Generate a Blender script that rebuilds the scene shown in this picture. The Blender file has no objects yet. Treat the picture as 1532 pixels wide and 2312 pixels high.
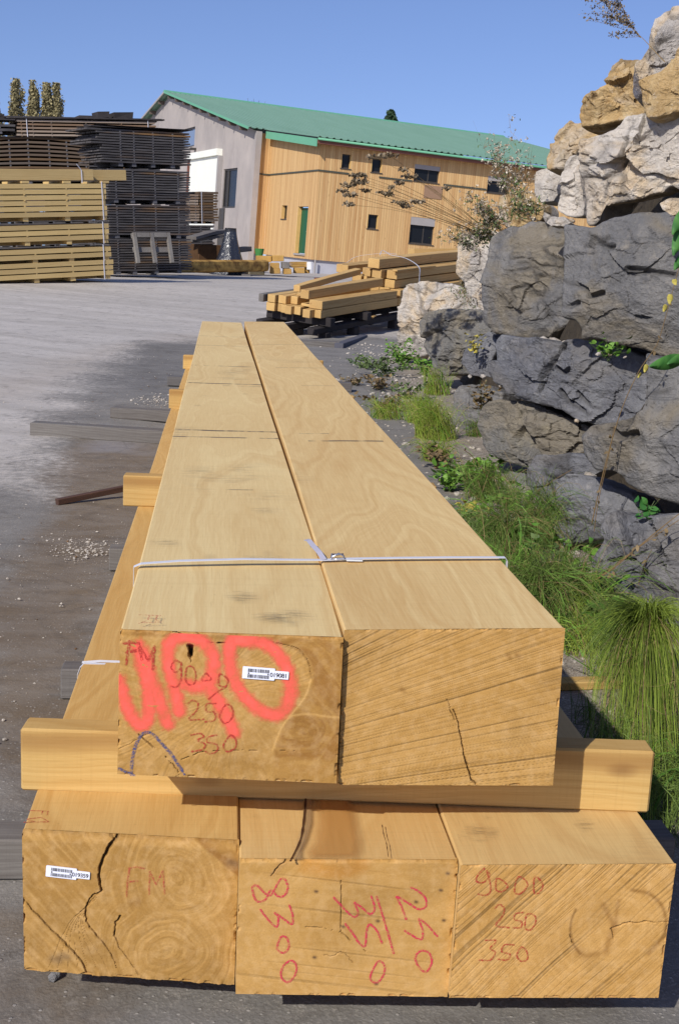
import bpy, bmesh, math, random
import numpy as np
from mathutils import Vector, Matrix
random.seed(7); rng=np.random.default_rng(11)
S=bpy.context.scene; COL=S.collection

# ------------------------------------------------------------------ camera (surveyed position; axes right, up, forward)
CX,CY,FL=766.,1156.,2701.28
YAW,PITCH,ROLL=.1027,.2066,.0468
TOPZ=.71                                   # top of the upper timbers above the ground
CAM=np.array([.15,0.,.5677+TOPZ])
_f=np.array([math.sin(YAW)*math.cos(PITCH),math.cos(YAW)*math.cos(PITCH),-math.sin(PITCH)])
_r=np.array([math.cos(YAW),-math.sin(YAW),0.]); _u=np.cross(_r,_f)
_c,_s=math.cos(ROLL),math.sin(ROLL)
R_,U_,F_=_c*_r+_s*_u,-_s*_r+_c*_u,_f
cd=bpy.data.cameras.new('camera'); cam=bpy.data.objects.new('camera',cd); COL.objects.link(cam); S.camera=cam
cd.sensor_fit='VERTICAL'; cd.sensor_height=24; cd.lens=FL/2312*24; cd.clip_start=.05; cd.clip_end=3000
cam.matrix_world=Matrix(((R_[0],U_[0],-F_[0],CAM[0]),(R_[1],U_[1],-F_[1],CAM[1]),(R_[2],U_[2],-F_[2],CAM[2]),(0,0,0,1)))

# ------------------------------------------------------------------ light
SUN=Vector((.47,.67,-.573)).normalized()   # direction the sunlight travels
w=bpy.data.worlds.new('World'); S.world=w; w.use_nodes=True
nt=w.node_tree; bg=nt.nodes['Background']; sky=nt.nodes.new('ShaderNodeTexSky'); sky.sky_type='NISHITA'
sky.sun_disc=False; sky.sun_elevation=math.asin(-SUN.z); sky.sun_rotation=math.atan2(-SUN.x,-SUN.y)
sky.air_density=1.0; sky.dust_density=.9; sky.ozone_density=2.6; sky.altitude=200
_tc=nt.nodes.new('ShaderNodeTexCoord'); _va=nt.nodes.new('ShaderNodeVectorMath'); _va.operation='ADD'; _va.inputs[1].default_value=(0,0,.085); _vn=nt.nodes.new('ShaderNodeVectorMath'); _vn.operation='NORMALIZE'
nt.links.new(_tc.outputs['Generated'],_va.inputs[0]); nt.links.new(_va.outputs[0],_vn.inputs[0]); nt.links.new(_vn.outputs[0],sky.inputs[0])
_mx=nt.nodes.new('ShaderNodeMix'); _mx.data_type='RGBA'; _mx.blend_type='MULTIPLY'; _mx.inputs[0].default_value=1; _mx.inputs[7].default_value=(1.13,1.13,1.42,1); nt.links.new(sky.outputs[0],_mx.inputs[6]); nt.links.new(_mx.outputs[2],bg.inputs[0]); bg.inputs[1].default_value=.095
sl=bpy.data.lights.new('sun','SUN'); sl.energy=4.35; sl.angle=math.radians(.55); sl.color=(1.,.955,.88)
so=bpy.data.objects.new('sun',sl); COL.objects.link(so); so.rotation_euler=SUN.to_track_quat('-Z','Y').to_euler(); so.location=(-20,-30,30)
S.view_settings.view_transform='Standard'; S.view_settings.look='None'; S.view_settings.gamma=1; S.view_settings.exposure=0
S.cycles.max_bounces=6; S.cycles.transparent_max_bounces=12

# ------------------------------------------------------------------ helpers
def ray(px,py):
    d=F_*FL+R_*(px-CX)-U_*(py-CY); return d/np.linalg.norm(d)
def hz(px,py,z): d=ray(px,py); return CAM+d*((z-CAM[2])/d[2])
def hy(px,py,y): d=ray(px,py); return CAM+d*((y-CAM[1])/d[1])
def hpl(px,py,o,n): d=ray(px,py); return CAM+d*(((np.array(o)-CAM)@n)/(d@n))
_gy=np.array([-50,14,20,26,28.7,34,42,56,90,2000.]); _gz=np.array([0,0,.12,.38,.54,.60,.67,.66,.7,.7])
def gz(y): return np.interp(y,_gy,_gz)
def hg(px,py):
    y=5.
    for _ in range(60):
        p=hz(px,py,gz(y)); 
        if p[1]<0 or p[1]>400: p=hy(px,py,60.)
        y=.5*y+.5*p[1]
    return hz(px,py,gz(y))
class Fr:
    """a local frame: origin o, axes rows u,v,w"""
    def __init__(s,o,u,v,w): s.o=np.array(o,float); s.M=np.array([u,v,w])
    def at(s,px,py,ax,val): n=s.M[ax]; d=ray(px,py); t=(s.o@n+val-CAM@n)/(d@n); return s.M@(CAM+d*t-s.o)
    def mat(s): m=Matrix.Identity(4); 
    def matrix(s):
        a=s.M.T; return Matrix([[a[i][0],a[i][1],a[i][2],s.o[i]] for i in range(3)]+[[0,0,0,1]])
def frame_vp(vp,px,py,y):
    u=ray(*vp); z=np.array([0,0,1.]); w_=z-(z@u)*u; w_/=np.linalg.norm(w_); return Fr(hy(px,py,y),u,np.cross(w_,u),w_)
def lin(c):
    c=np.array(c,float)/255; return np.where(c<=.04045,c/12.92,((c+.055)/1.055)**2.4)
def sr(r,g,b,k=1.): return tuple(lin((r,g,b))*k)
def n3(x,y,z,seed=0):
    x,y,z=np.broadcast_arrays(np.asarray(x,float),np.asarray(y,float),np.asarray(z,float))
    xi,yi,zi=np.floor(x).astype(np.int64),np.floor(y).astype(np.int64),np.floor(z).astype(np.int64)
    fx,fy,fz=x-xi,y-yi,z-zi; fx,fy,fz=[t*t*t*(t*(t*6-15)+10) for t in (fx,fy,fz)]
    def h(a,b,c):
        q=(a*374761393+b*668265263+c*2147483647+seed*974634777)&0xffffffff
        q=((q^(q>>13))*1274126177)&0xffffffff; q=((q^(q>>16))*2246822519)&0xffffffff; return ((q^(q>>15))&0xffffff)/0xffffff*2-1
    l=lambda a,b,t:a+(b-a)*t
    return l(l(l(h(xi,yi,zi),h(xi+1,yi,zi),fx),l(h(xi,yi+1,zi),h(xi+1,yi+1,zi),fx),fy),
             l(l(h(xi,yi,zi+1),h(xi+1,yi,zi+1),fx),l(h(xi,yi+1,zi+1),h(xi+1,yi+1,zi+1),fx),fy),fz)
def fbm(x,y,z,o=4,seed=0,g=.5):
    s=0;a=1;t=0
    for k in range(o): s=s+a*n3(x*2**k,y*2**k,z*2**k,seed+k*7); t+=a; a*=g
    return s/t
def link(name,me,parent=None,mat=None,matrix=None):
    o=bpy.data.objects.new(name,me); COL.objects.link(o)
    if parent is not None: o.parent=parent
    if matrix is not None: o.matrix_world=matrix
    if mat is not None and me is not None:
        for m in (mat if isinstance(mat,(list,tuple)) else [mat]): me.materials.append(m)
    return o
def tag(o,label=None,cat=None,group=None,kind=None):
    if label: o['label']=label
    if cat: o['category']=cat
    if group: o['group']=group
    if kind: o['kind']=kind
    return o
def empty(name,loc=(0,0,0),rz=0,matrix=None):
    o=bpy.data.objects.new(name,None); COL.objects.link(o); o.empty_display_size=.2
    if matrix is not None: o.matrix_world=matrix
    else: o.location=loc; o.rotation_euler=(0,0,rz)
    return o
def npmesh(name,V,Fq,mi=None,smooth=False):
    """V (n,3), Fq (m,4) or (m,3) arrays"""
    me=bpy.data.meshes.new(name); V=np.asarray(V,np.float32); Fq=np.asarray(Fq,np.int32); k=Fq.shape[1]
    me.vertices.add(len(V)); me.vertices.foreach_set('co',V.ravel())
    me.loops.add(Fq.size); me.loops.foreach_set('vertex_index',Fq.ravel())
    me.polygons.add(len(Fq)); me.polygons.foreach_set('loop_start',np.arange(0,Fq.size,k,dtype=np.int32))
    me.polygons.foreach_set('loop_total',np.full(len(Fq),k,np.int32))
    if mi is not None: me.polygons.foreach_set('material_index',np.asarray(mi,np.int32))
    me.polygons.foreach_set('use_smooth',np.full(len(Fq),smooth,bool) if np.isscalar(smooth) else smooth)
    me.update(calc_edges=True); me.validate(); return me
def setattr_f(me,name,a):
    at=me.attributes.new(name,'FLOAT','POINT'); at.data.foreach_set('value',np.asarray(a,np.float32).ravel())
def setattr_c(me,name,a):
    at=me.attributes.new(name,'FLOAT_COLOR','POINT'); a=np.asarray(a,np.float32)
    at.data.foreach_set('color',np.concatenate([a,np.ones((len(a),1),np.float32)],1).ravel())
class MB:
    def __init__(s): s.v=[]; s.f=[]; s.m=[]
    def add(s,vs,fs,m=0):
        k=len(s.v); s.v+= [tuple(map(float,q)) for q in vs]; s.f+=[tuple(k+i for i in q) for q in fs]; s.m+=[m]*len(fs); return s
    def box(s,x0,x1,y0,y1,z0,z1,m=0,j=0.,M=None):
        vs=[(x,y,z) for x in (x0,x1) for y in (y0,y1) for z in (z0,z1)]
        if j: vs=[tuple(c+random.uniform(-j,j) for c in q) for q in vs]
        if M is not None: vs=[tuple(M@Vector(q)) for q in vs]
        return s.add(vs,[(0,1,3,2),(4,6,7,5),(0,4,5,1),(2,3,7,6),(0,2,6,4),(1,5,7,3)],m)
    def hexa(s,a,b,m=0):
        """prism between quad a and quad b (4 points each)"""
        return s.add(list(a)+list(b),[(3,2,1,0),(4,5,6,7),(0,1,5,4),(1,2,6,5),(2,3,7,6),(3,0,4,7)],m)
    def tube(s,pts,r,n=6,m=0,cap=True):
        pts=[Vector(p) for p in pts]; rr=r if isinstance(r,(list,tuple)) else [r]*len(pts); k=len(s.v); up=Vector((.13,.27,.95))
        for i,p in enumerate(pts):
            t=(pts[min(i+1,len(pts)-1)]-pts[max(i-1,0)]).normalized(); a=t.cross(up)
            if a.length<1e-3: a=t.cross(Vector((1,0,0)))
            a.normalize(); b=t.cross(a)
            for q in range(n): th=2*math.pi*q/n; s.v.append(tuple(p+(a*math.cos(th)+b*math.sin(th))*rr[i]))
        for i in range(len(pts)-1):
            for q in range(n): s.f.append((k+i*n+q,k+i*n+(q+1)%n,k+(i+1)*n+(q+1)%n,k+(i+1)*n+q)); s.m.append(m)
        if cap: s.f.append(tuple(k+q for q in range(n))[::-1]); s.f.append(tuple(k+(len(pts)-1)*n+q for q in range(n))); s.m+=[m,m]
        return s
    def mesh(s,name,smooth=False):
        me=bpy.data.meshes.new(name); me.from_pydata(s.v,[],s.f); me.polygons.foreach_set('material_index',s.m)
        if smooth: me.polygons.foreach_set('use_smooth',[True]*len(s.f))
        me.update(); return me
    def build(s,name,mat,parent=None,smooth=False,bevel=0,matrix=None):
        me=s.mesh(name,smooth)
        bm=bmesh.new(); bm.from_mesh(me)
        if bevel: bmesh.ops.bevel(bm,geom=bm.edges[:],offset=bevel,segments=1,affect='EDGES',clamp_overlap=True)
        bmesh.ops.recalc_face_normals(bm,faces=bm.faces[:]); bm.to_mesh(me); bm.free()
        return link(name,me,parent,mat,matrix)

# ------------------------------------------------------------------ materials
class NT:
    def __init__(s,name):
        s.m=bpy.data.materials.new(name); s.m.use_nodes=True; s.t=s.m.node_tree; s.b=s.t.nodes['Principled BSDF']; s.b.inputs['Roughness'].default_value=.75
        s.b.inputs['Specular IOR Level'].default_value=.25
    def n(s,typ,_in=None,**kw):
        nd=s.t.nodes.new('ShaderNode'+typ)
        for k,v in kw.items(): setattr(nd,k,v)
        for k,v in (_in or {}).items(): s.put(nd.inputs[k],v)
        return nd
    def put(s,sock,v):
        if hasattr(v,'is_output') or isinstance(v,bpy.types.NodeSocket): s.t.links.new(v,sock)
        else:
            if isinstance(v,tuple) and len(v)==3 and sock.type=='RGBA': v=v+(1,)
            sock.default_value=v
    def mth(s,op,a,b=0.,c=None,clamp=False):
        nd=s.t.nodes.new('ShaderNodeMath'); nd.operation=op; nd.use_clamp=clamp; s.put(nd.inputs[0],a); s.put(nd.inputs[1],b)
        if c is not None: s.put(nd.inputs[2],c)
        return nd.outputs[0]
    def obj(s): return s.n('TexCoord').outputs['Object']
    def scale(s,vec,sc,loc=(0,0,0)):
        nd=s.n('Mapping'); s.put(nd.inputs['Vector'],vec); nd.inputs['Scale'].default_value=sc
        if isinstance(loc,tuple): nd.inputs['Location'].default_value=loc
        else: s.put(nd.inputs['Location'],loc)
        return nd.outputs[0]
    def noise(s,vec,scale=1.,detail=4,rough=.55,dist=0.):
        nd=s.n('TexNoise'); s.put(nd.inputs['Vector'],vec); nd.inputs['Scale'].default_value=scale; nd.inputs['Detail'].default_value=detail
        nd.inputs['Roughness'].default_value=rough; nd.inputs['Distortion'].default_value=dist; return nd.outputs['Fac']
    def noise1(s,w_,detail=3,rough=.6):
        nd=s.n('TexNoise',noise_dimensions='1D'); s.put(nd.inputs['W'],w_); nd.inputs['Scale'].default_value=1; nd.inputs['Detail'].default_value=detail; nd.inputs['Roughness'].default_value=rough; return nd.outputs['Fac']
    def ramp(s,fac,stops,interp='LINEAR'):
        nd=s.n('ValToRGB'); s.put(nd.inputs[0],fac); cr=nd.color_ramp; cr.interpolation=interp
        while len(cr.elements)<len(stops): cr.elements.new(.5)
        for e,(p,c) in zip(cr.elements,stops):
            e.position=p; e.color=(c,c,c,1) if np.isscalar(c) else tuple(c)+(1,)
        return nd.outputs[0]
    def mix(s,fac,a,b,mode='MIX'):
        nd=s.n('Mix',data_type='RGBA',blend_type=mode); s.put(nd.inputs[0],fac); s.put(nd.inputs[6],a); s.put(nd.inputs[7],b); return nd.outputs[2]
    def attr(s,name,vec=False): nd=s.n('Attribute',attribute_name=name); return nd.outputs['Color' if vec else 'Fac']
    def rnd(s): return s.n('ObjectInfo').outputs['Random']
    def bump(s,h,strength=.3,dist=.01):
        nd=s.n('Bump',{'Strength':strength,'Distance':dist,'Height':h}); s.t.links.new(nd.outputs[0],s.b.inputs['Normal'])
    def col(s,c): s.put(s.b.inputs['Base Color'],c)
    def rough(s,v): s.put(s.b.inputs['Roughness'],v)
def vec3(m,x,y,z): nd=m.n('CombineXYZ'); m.put(nd.inputs[0],x); m.put(nd.inputs[1],y); m.put(nd.inputs[2],z); return nd.outputs[0]
def flatmat(name,c,rough=.6,vary=.12,scale=6.,metal=0.,bump=0.):
    m=NT(name); o=m.obj(); n=m.noise(o,scale,5)
    m.col(m.mix(n,tuple(np.clip(np.array(c)*(1-vary*1.6),0,1)),tuple(np.clip(np.array(c)*(1+vary*1.6),0,1)))); m.rough(rough); m.b.inputs['Metallic'].default_value=metal
    if bump: m.bump(m.noise(o,scale*12,4),bump,.005)
    return m.m
def wood_mat(name,light,dark,pith=(.1,-.16),freq=55.,wob=.07,along='Y',stain=.25,ys=.8,fib=1.,rand=0.,seed=0.,streak=None,band=None,knots=0.):
    """solid wood: growth rings round a wandering pith line, fibres, saw streaks and handling stains"""
    m=NT(name); o=m.obj()
    if along!='Y':
        sp=m.n('SeparateXYZ',{0:o}).outputs; o=vec3(m,sp[1],sp[0],sp[2]) if along=='X' else vec3(m,sp[0],sp[2],sp[1])
    r=m.rnd(); off=m.mth('MULTIPLY',r,37.*(1 if rand else 0)); off=m.mth('ADD',off,seed)
    o2=m.n('VectorMath',{0:o,1:vec3(m,0.,off,0.)},operation='ADD').outputs[0]
    q=m.scale(o2,(2.2,ys,2.2)); wx=m.noise(q,1.,2,.5); wz=m.noise(m.scale(q,(1,1,1),(7.3,3.1,1.7)),1.2,2,.5)
    f2=m.noise(m.scale(o2,(9,3.5,9)),1.,3,.5)
    sp=m.n('SeparateXYZ',{0:o}).outputs
    x=m.mth('ADD',m.mth('SUBTRACT',sp[0],pith[0]),m.mth('MULTIPLY',m.mth('SUBTRACT',wx,.5),wob*3.4)); z=m.mth('ADD',m.mth('SUBTRACT',sp[2],pith[1]),m.mth('MULTIPLY',m.mth('SUBTRACT',wz,.5),wob*2.6))
    rr=m.mth('SQRT',m.mth('ADD',m.mth('MULTIPLY',x,x),m.mth('MULTIPLY',z,z)))
    rr=m.mth('ADD',rr,m.mth('MULTIPLY',f2,.018))
    ring=m.noise1(m.mth('MULTIPLY',rr,freq),3,.65)
    ring=m.mth('ADD',m.mth('MULTIPLY',m.mth('SUBTRACT',ring,.5),1.35),.5)
    fibre=m.noise(m.scale(o2,(260,7,260)),1.,3,.6)
    broad=m.noise(m.scale(o2,(3.2,.9,3.2)),1.,3,.5)
    f=m.mth('ADD',m.mth('MULTIPLY',ring,.37),m.mth('ADD',m.mth('MULTIPLY',fibre,.42*fib),m.mth('MULTIPLY',broad,.42)))
    c=m.mix(m.ramp(f,[(.30,0.),(.78,1.)]),light,dark)
    tone=m.mth('ADD',.87,m.mth('MULTIPLY',r,.26)) if rand else 1.
    if rand: c=m.mix(1.,c,vec3(m,tone,tone,m.mth('ADD',.84,m.mth('MULTIPLY',r,.2))),'MULTIPLY')
    st=m.noise(m.scale(o2,(2.5,1.6,2.5),(3.,9.,2.)),1.,3,.6); ln=m.noise(m.scale(o2,(14,120,14)),1.,3,.7)
    st=m.mth('MULTIPLY',m.ramp(st,[(.60,0.),(.72,1.)]),m.ramp(ln,[(.45,0.),(.62,1.)]))
    c=m.mix(m.mth('MULTIPLY',st,stain),c,sr(95,80,65))
    sawn=m.noise(m.scale(o2,(1.5,170,1.5)),1.,2,.6); c=m.mix(m.mth('MULTIPLY',m.ramp(sawn,[(.5,0.),(.75,1.)]),.16),c,tuple(np.array(dark)*.8)); rayf=m.noise(m.scale(o2,(700,16,700),(4.,2.,1.)),1.,2,.6); c=m.mix(m.mth('MULTIPLY',m.ramp(rayf,[(.60,0.),(.70,1.)]),.30),c,tuple(np.array(dark)*.7))
    po=m.noise(m.scale(o2,(90,90,90)),1.,2,.5); c=m.mix(m.mth('MULTIPLY',m.ramp(po,[(.74,0.),(.80,1.)]),.25),c,tuple(np.array(dark)*.45))
    if streak:
        for (y0,hw,x0,x1,k) in streak:
            a=m.mth('SUBTRACT',sp[1],m.mth('ADD',y0,m.mth('MULTIPLY',sp[0],.03))); a=m.mth('ABSOLUTE',m.mth('ADD',a,m.mth('MULTIPLY',m.mth('SUBTRACT',f2,.5),.02)))
            a=m.ramp(m.mth('DIVIDE',a,hw),[(.5,1.),(1.,0.)])
            b=m.ramp(m.noise(m.scale(o2,(9,2,9),(1.,y0*7,0.)),1.,3,.7),[(.40,0.),(.52,1.)])
            g=m.mth('MULTIPLY',m.mth('GREATER_THAN',sp[0],x0),m.mth('LESS_THAN',sp[0],x1))
            c=m.mix(m.mth('MULTIPLY',m.mth('MULTIPLY',a,b),m.mth('MULTIPLY',g,k)),c,sr(60,55,55))
    if band:
        bz=m.mth('ABSOLUTE',m.mth('ADD',m.mth('SUBTRACT',sp[2],band[0]),m.mth('MULTIPLY',m.mth('SUBTRACT',m.noise(m.scale(o2,(3,2.2,3)),1.,3,.6),.5),.05))); c=m.mix(m.mth('MULTIPLY',m.ramp(m.mth('DIVIDE',bz,band[1]),[(.2,1.),(1.,0.)]),band[2]),c,sr(138,98,52))
    if knots:
        kv=m.n('TexVoronoi',{'Vector':m.scale(o2,(9,4.5,9)),'Scale':1.},feature='F1'); kd=m.mth('ADD',kv.outputs['Distance'],m.mth('MULTIPLY',m.mth('SUBTRACT',f2,.5),.12)); sel=m.mth('GREATER_THAN',m.n('SeparateColor',{0:kv.outputs['Color']}).outputs[0],.62)
        c=m.mix(m.mth('MULTIPLY',m.mth('MULTIPLY',m.ramp(kd,[(.05,1.),(.16,0.)]),sel),knots),c,sr(116,78,44))
    m.col(c); m.rough(.72); m.bump(m.mth('ADD',m.mth('MULTIPLY',fibre,.6),m.mth('MULTIPLY',ln,.4)),.22,.002)
    return m.m
# ------------------------------------------------------------------ ground: one sheet, fine near the camera
def axis(fine,lo,hi,step,g=1.25):
    a=list(np.arange(fine[0],fine[1],step)); d=step
    x=a[-1]
    while x<hi: d*=g; x+=d; a.append(x)
    x=a[0]; d=step; pre=[]
    while x>lo: d*=g; x-=d; pre.append(x)
    return np.array(pre[::-1]+a)
gx=axis((-3.6,3.4),-900,1200,.035); gyv=[]
y=.4
while y<30: gyv.append(y); y+=.02+.0035*y
while y<2500: gyv.append(y); y*=1.12
gyv=np.array([-60,-20,-6,-1.]+gyv)
X,Y=np.meshgrid(gx,gyv); X=X.ravel(); Y=Y.ravel()
far=np.clip((Y-20)/60,0,1)
Z=gz(Y)+.012*fbm(X*1.1,Y*1.1,0*X,3,1)*np.clip(1-far*2,0,1)*(Y<60)+.0035*fbm(X*9,Y*9,0*X,3,2)*(Y<18)
Z=np.where((np.abs(X-.4)<1.2)&(Y<11.3),np.minimum(Z,.004*0+.002+.0*X),Z)
def poly_mask(px,ys,soft,seed,ns=1.2,na=.5):
    """signed distance to a world polygon, wobbled, as a soft mask"""
    P=np.array(px); xx=X+na*fbm(X*ns,Y*ns,0*X+seed,4,seed); yy=Y+na*fbm(X*ns,Y*ns,0*X+seed+9,4,seed+3)*1.5
    ins=np.zeros(len(xx),bool); d=np.full(len(xx),1e9)
    for i in range(len(P)):
        a=P[i]; b=P[(i+1)%len(P)]
        c=((a[1]>yy)!=(b[1]>yy)); t=(b[0]-a[0])*(yy-a[1])/((b[1]-a[1]) if b[1]!=a[1] else 1e-9)+a[0]; ins^=(c&(xx<t))
        e=b-a; h=np.clip(((xx-a[0])*e[0]+(yy-a[1])*e[1])/(e@e),0,1); d=np.minimum(d,np.hypot(xx-a[0]-h*e[0],yy-a[1]-h*e[1]))
    return np.clip(.5+np.where(ins,d,-d)/soft,0,1)
def wp(pts): return [tuple(hz(a,b,gz(min(25,hz(a,b,0)[1])))[:2]) for a,b in pts]
DARK=wp([(470,750),(400,768),(310,772),(262,800),(205,845),(190,880),(150,905),(120,960),(90,1020),(40,1080),(0,1100)])+[(-3.2,5.),(-3.0,2.),(-3.,-5.),(6,-5.),(6,20.),(2.,19.)]
m_dark=poly_mask(DARK,0,.9,3,1.6,.45)
m_dark2=poly_mask(wp([(300,780),(430,770),(380,850),(370,900),(240,850)]),0,.9,5,2.,.3)
m_wet=np.maximum.reduce([poly_mask(wp(a),0,.35,8+i,2.2,.16) for i,a in enumerate([
  [(250,965),(380,990),(330,1090),(345,1150),(250,1290),(200,1480),(130,1640),(0,1700),(0,1330),(110,1180),(170,1040)],[(190,1020),(250,990),(310,1000),(330,1060),(250,1100),(150,1160),(140,1240),(50,1330),(0,1380),(0,1560),(150,1500),(230,1300),(250,1150),(330,1100),(350,1000),(210,985)],
  [(0,1500),(130,1480),(120,1650),(0,1800)],[(60,1560),(140,1560),(60,1650),(30,1640)],
  [(0,2100),(60,2110),(120,2200),(60,2312),(0,2312)]])])
m_wet2=poly_mask(wp([(250,960),(370,980),(340,1030),(200,1020)]),0,.4,20,2.,.2)
m_band=poly_mask(wp([(0,860),(120,830),(260,790),(450,748),(450,762),(300,785),(150,840),(0,900)]),0,1.2,30,1.,.3)
m_soil=poly_mask([(1.12,2.4),(1.3,4.4),(1.65,8),(2.3,16),(3.4,21),(9,21),(9,-3),(1.45,-3),(1.3,1)],0,.35,40,2.2,.3)
me=npmesh('ground',np.c_[X,Y,Z],[(0,1,2,3)])if 0 else None
nx,ny=len(gx),len(gyv); i=np.arange(ny-1)[:,None]*nx+np.arange(nx-1)[None,:]; i=i.ravel()
me=npmesh('ground',np.c_[X,Y,Z],np.c_[i,i+1,i+nx+1,i+nx],smooth=True)
for n_,a_ in (('dark',m_dark),('dark2',m_dark2),('wet',m_wet),('wet2',m_wet2),('band',m_band),('soil',m_soil)): setattr_f(me,n_,a_)
m=NT('yard_surface'); o=m.obj()
n1=m.noise(o,1.3,6,.6); n2=m.noise(o,18,5,.65); n3_=m.noise(o,130,3,.7); n4=m.noise(m.scale(o,(.35,1.6,1)),1.,4,.6)
road=m.mix(m.ramp(n4,[(.3,0.),(.7,1.)]),sr(196,188,179),sr(172,165,156)); road=m.mix(m.ramp(n2,[(.35,0.),(.7,1.)]),road,sr(176,170,163))
road=m.mix(m.mth('MULTIPLY',m.ramp(n3_,[(.62,0.),(.7,1.)]),.5),road,sr(110,106,104))
trk=m.noise(m.scale(m.n('VectorRotate',{'Vector':o,'Angle':.62},rotation_type='Z_AXIS').outputs[0],(.12,2.6,1)),1.,5,.6); road=m.mix(m.mth('MULTIPLY',m.ramp(trk,[(.45,0.),(.62,1.)]),.40),road,sr(150,143,134))
asp=m.mix(m.ramp(n1,[(.3,0.),(.7,1.)]),sr(124,120,114),sr(98,94,89)); asp=m.mix(m.mth('MULTIPLY',m.ramp(n3_,[(.54,0.),(.64,1.)]),.55),asp,sr(168,162,152)); asp=m.mix(m.mth('MULTIPLY',m.ramp(n3_,[(.34,1.),(.44,0.)]),.5),asp,sr(58,55,52)); asp=m.mix(m.ramp(n2,[(.4,0.),(.75,1.)]),asp,sr(120,117,113))
vor=m.n('TexVoronoi',{'Vector':o,'Scale':85.},feature='F1'); chip=m.ramp(vor.outputs['Distance'],[(.20,1.),(.32,0.)])
vsel=m.n('SeparateColor',{0:vor.outputs['Color']}).outputs[0]
chipw=m.mth('MULTIPLY',chip,m.mth('GREATER_THAN',m.mth('ADD',vsel,m.mth('MULTIPLY',m.mth('SUBTRACT',n1,.5),.9)),.86))
edge=m.mth('ADD',m.attr('dark'),m.mth('MULTIPLY',m.mth('SUBTRACT',n2,.5),1.5)); edge=m.mth('ADD',edge,m.mth('MULTIPLY',m.mth('SUBTRACT',n3_,.5),1.2))
e2=m.ramp(edge,[(.25,0.),(.85,1.)])
c=m.mix(m.mth('MULTIPLY',m.attr('band'),.5),road,sr(158,143,126))
c=m.mix(e2,c,asp)
c=m.mix(m.mth('MULTIPLY',m.mth('MULTIPLY',m.attr('dark2'),.6),e2),c,sr(82,78,74))
wet=m.ramp(m.mth('ADD',m.attr('wet'),m.mth('MULTIPLY',m.mth('SUBTRACT',n2,.5),.8)),[(.15,0.),(.65,1.)])
c=m.mix(m.mth('MULTIPLY',wet,.68),c,m.mix(n1,sr(116,95,64),sr(92,74,50)))
c=m.mix(m.mth('MULTIPLY',m.ramp(m.attr('wet2'),[(.3,0.),(.8,1.)]),.5),c,sr(140,140,146))
soil=m.mix(m.ramp(n2,[(.3,0.),(.7,1.)]),sr(150,138,122),sr(92,78,62)); soil=m.mix(m.ramp(n3_,[(.5,0.),(.62,1.)]),soil,sr(186,176,162))
sm=m.ramp(m.mth('ADD',m.attr('soil'),m.mth('MULTIPLY',m.mth('SUBTRACT',n2,.5),1.3)),[(.35,0.),(.75,1.)])
c=m.mix(sm,c,soil)
c=m.mix(m.mth('MULTIPLY',chipw,.5),c,sr(188,182,174))
dk=m.ramp(m.noise(m.scale(o,(1.,2.6,1.)),2.3,6,.7),[(.35,.0),(.75,1.)]); c=m.mix(m.mth('MULTIPLY',dk,m.mth('MULTIPLY',e2,.45)),c,sr(150,145,138)); c=m.mix(m.mth('MULTIPLY',m.ramp(m.noise(o,5.,6,.75,.8),[(.52,0.),(.66,1.)]),.35),c,sr(72,66,60)); ck=m.n('TexVoronoi',{'Vector':m.scale(o,(1,1,1)),'Scale':1.1},feature='DISTANCE_TO_EDGE').outputs[0]; ck=m.ramp(m.mth('ADD',ck,m.mth('MULTIPLY',m.mth('SUBTRACT',n2,.5),.05)),[(.0,1.),(.012,0.)]); c=m.mix(m.mth('MULTIPLY',ck,m.mth('MULTIPLY',e2,.18)),c,sr(52,48,45))
m.col(c); m.rough(m.mix(m.mth('MULTIPLY',wet,.5),(.9,.9,.9),(.6,.6,.6)))
m.bump(m.mth('ADD',m.mth('MULTIPLY',n3_,.6),m.mth('ADD',n2,m.mth('MULTIPLY',chipw,.4))),.55,.006)
tag(link('ground',me,None,m.m),kind='structure')

# ------------------------------------------------------------------ the big timbers
def catmull(p,k=6,closed=False):
    p=np.array(p,float)
    if closed: q=np.vstack([p[-1],p,p[0],p[1]])
    else: q=np.vstack([2*p[0]-p[1],p,2*p[-1]-p[-2]])
    out=[]
    for i in range(len(q)-3):
        t=np.linspace(0,1,k,endpoint=False)[:,None]; a,b,c_,d=q[i:i+4]
        out.append(.5*((2*b)+(-a+c_)*t+(2*a-5*b+4*c_-d)*t**2+(-a+3*b-3*c_+d)*t**3))
    out.append((p[0] if closed else p[-1])[None]); return np.vstack(out)
def seg_dist(X_,Z_,pl,bound=.03):
    """distance of grid points to a polyline, and the run along it"""
    d=np.full(X_.shape,9.); s_=np.zeros(X_.shape); acc=0
    for a,b in zip(pl[:-1],pl[1:]):
        e=b-a; L2=float(e@e)+1e-12
        mk=(X_>min(a[0],b[0])-bound)&(X_<max(a[0],b[0])+bound)&(Z_>min(a[1],b[1])-bound)&(Z_<max(a[1],b[1])+bound)
        if mk.any():
            x=X_[mk];z=Z_[mk]; h=np.clip(((x-a[0])*e[0]+(z-a[1])*e[1])/L2,0,1); dd=np.hypot(x-a[0]-h*e[0],z-a[1]-h*e[1])
            o_=d[mk]; t=dd<o_; o_[t]=dd[t]; d[mk]=o_; q=s_[mk]; q[t]=acc+h[t]*math.sqrt(L2); s_[mk]=q
        acc+=math.sqrt(L2)
    return d,s_
end_mat=NT('sawn_end_grain'); _m=end_mat; _o=_m.obj()
_c1=_m.attr('col',True); _fn=_m.noise(_m.scale(_o,(420,420,420)),1.,2,.6); _f3=_m.noise(_m.scale(_o,(60,60,60)),1.,3,.6)
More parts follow.
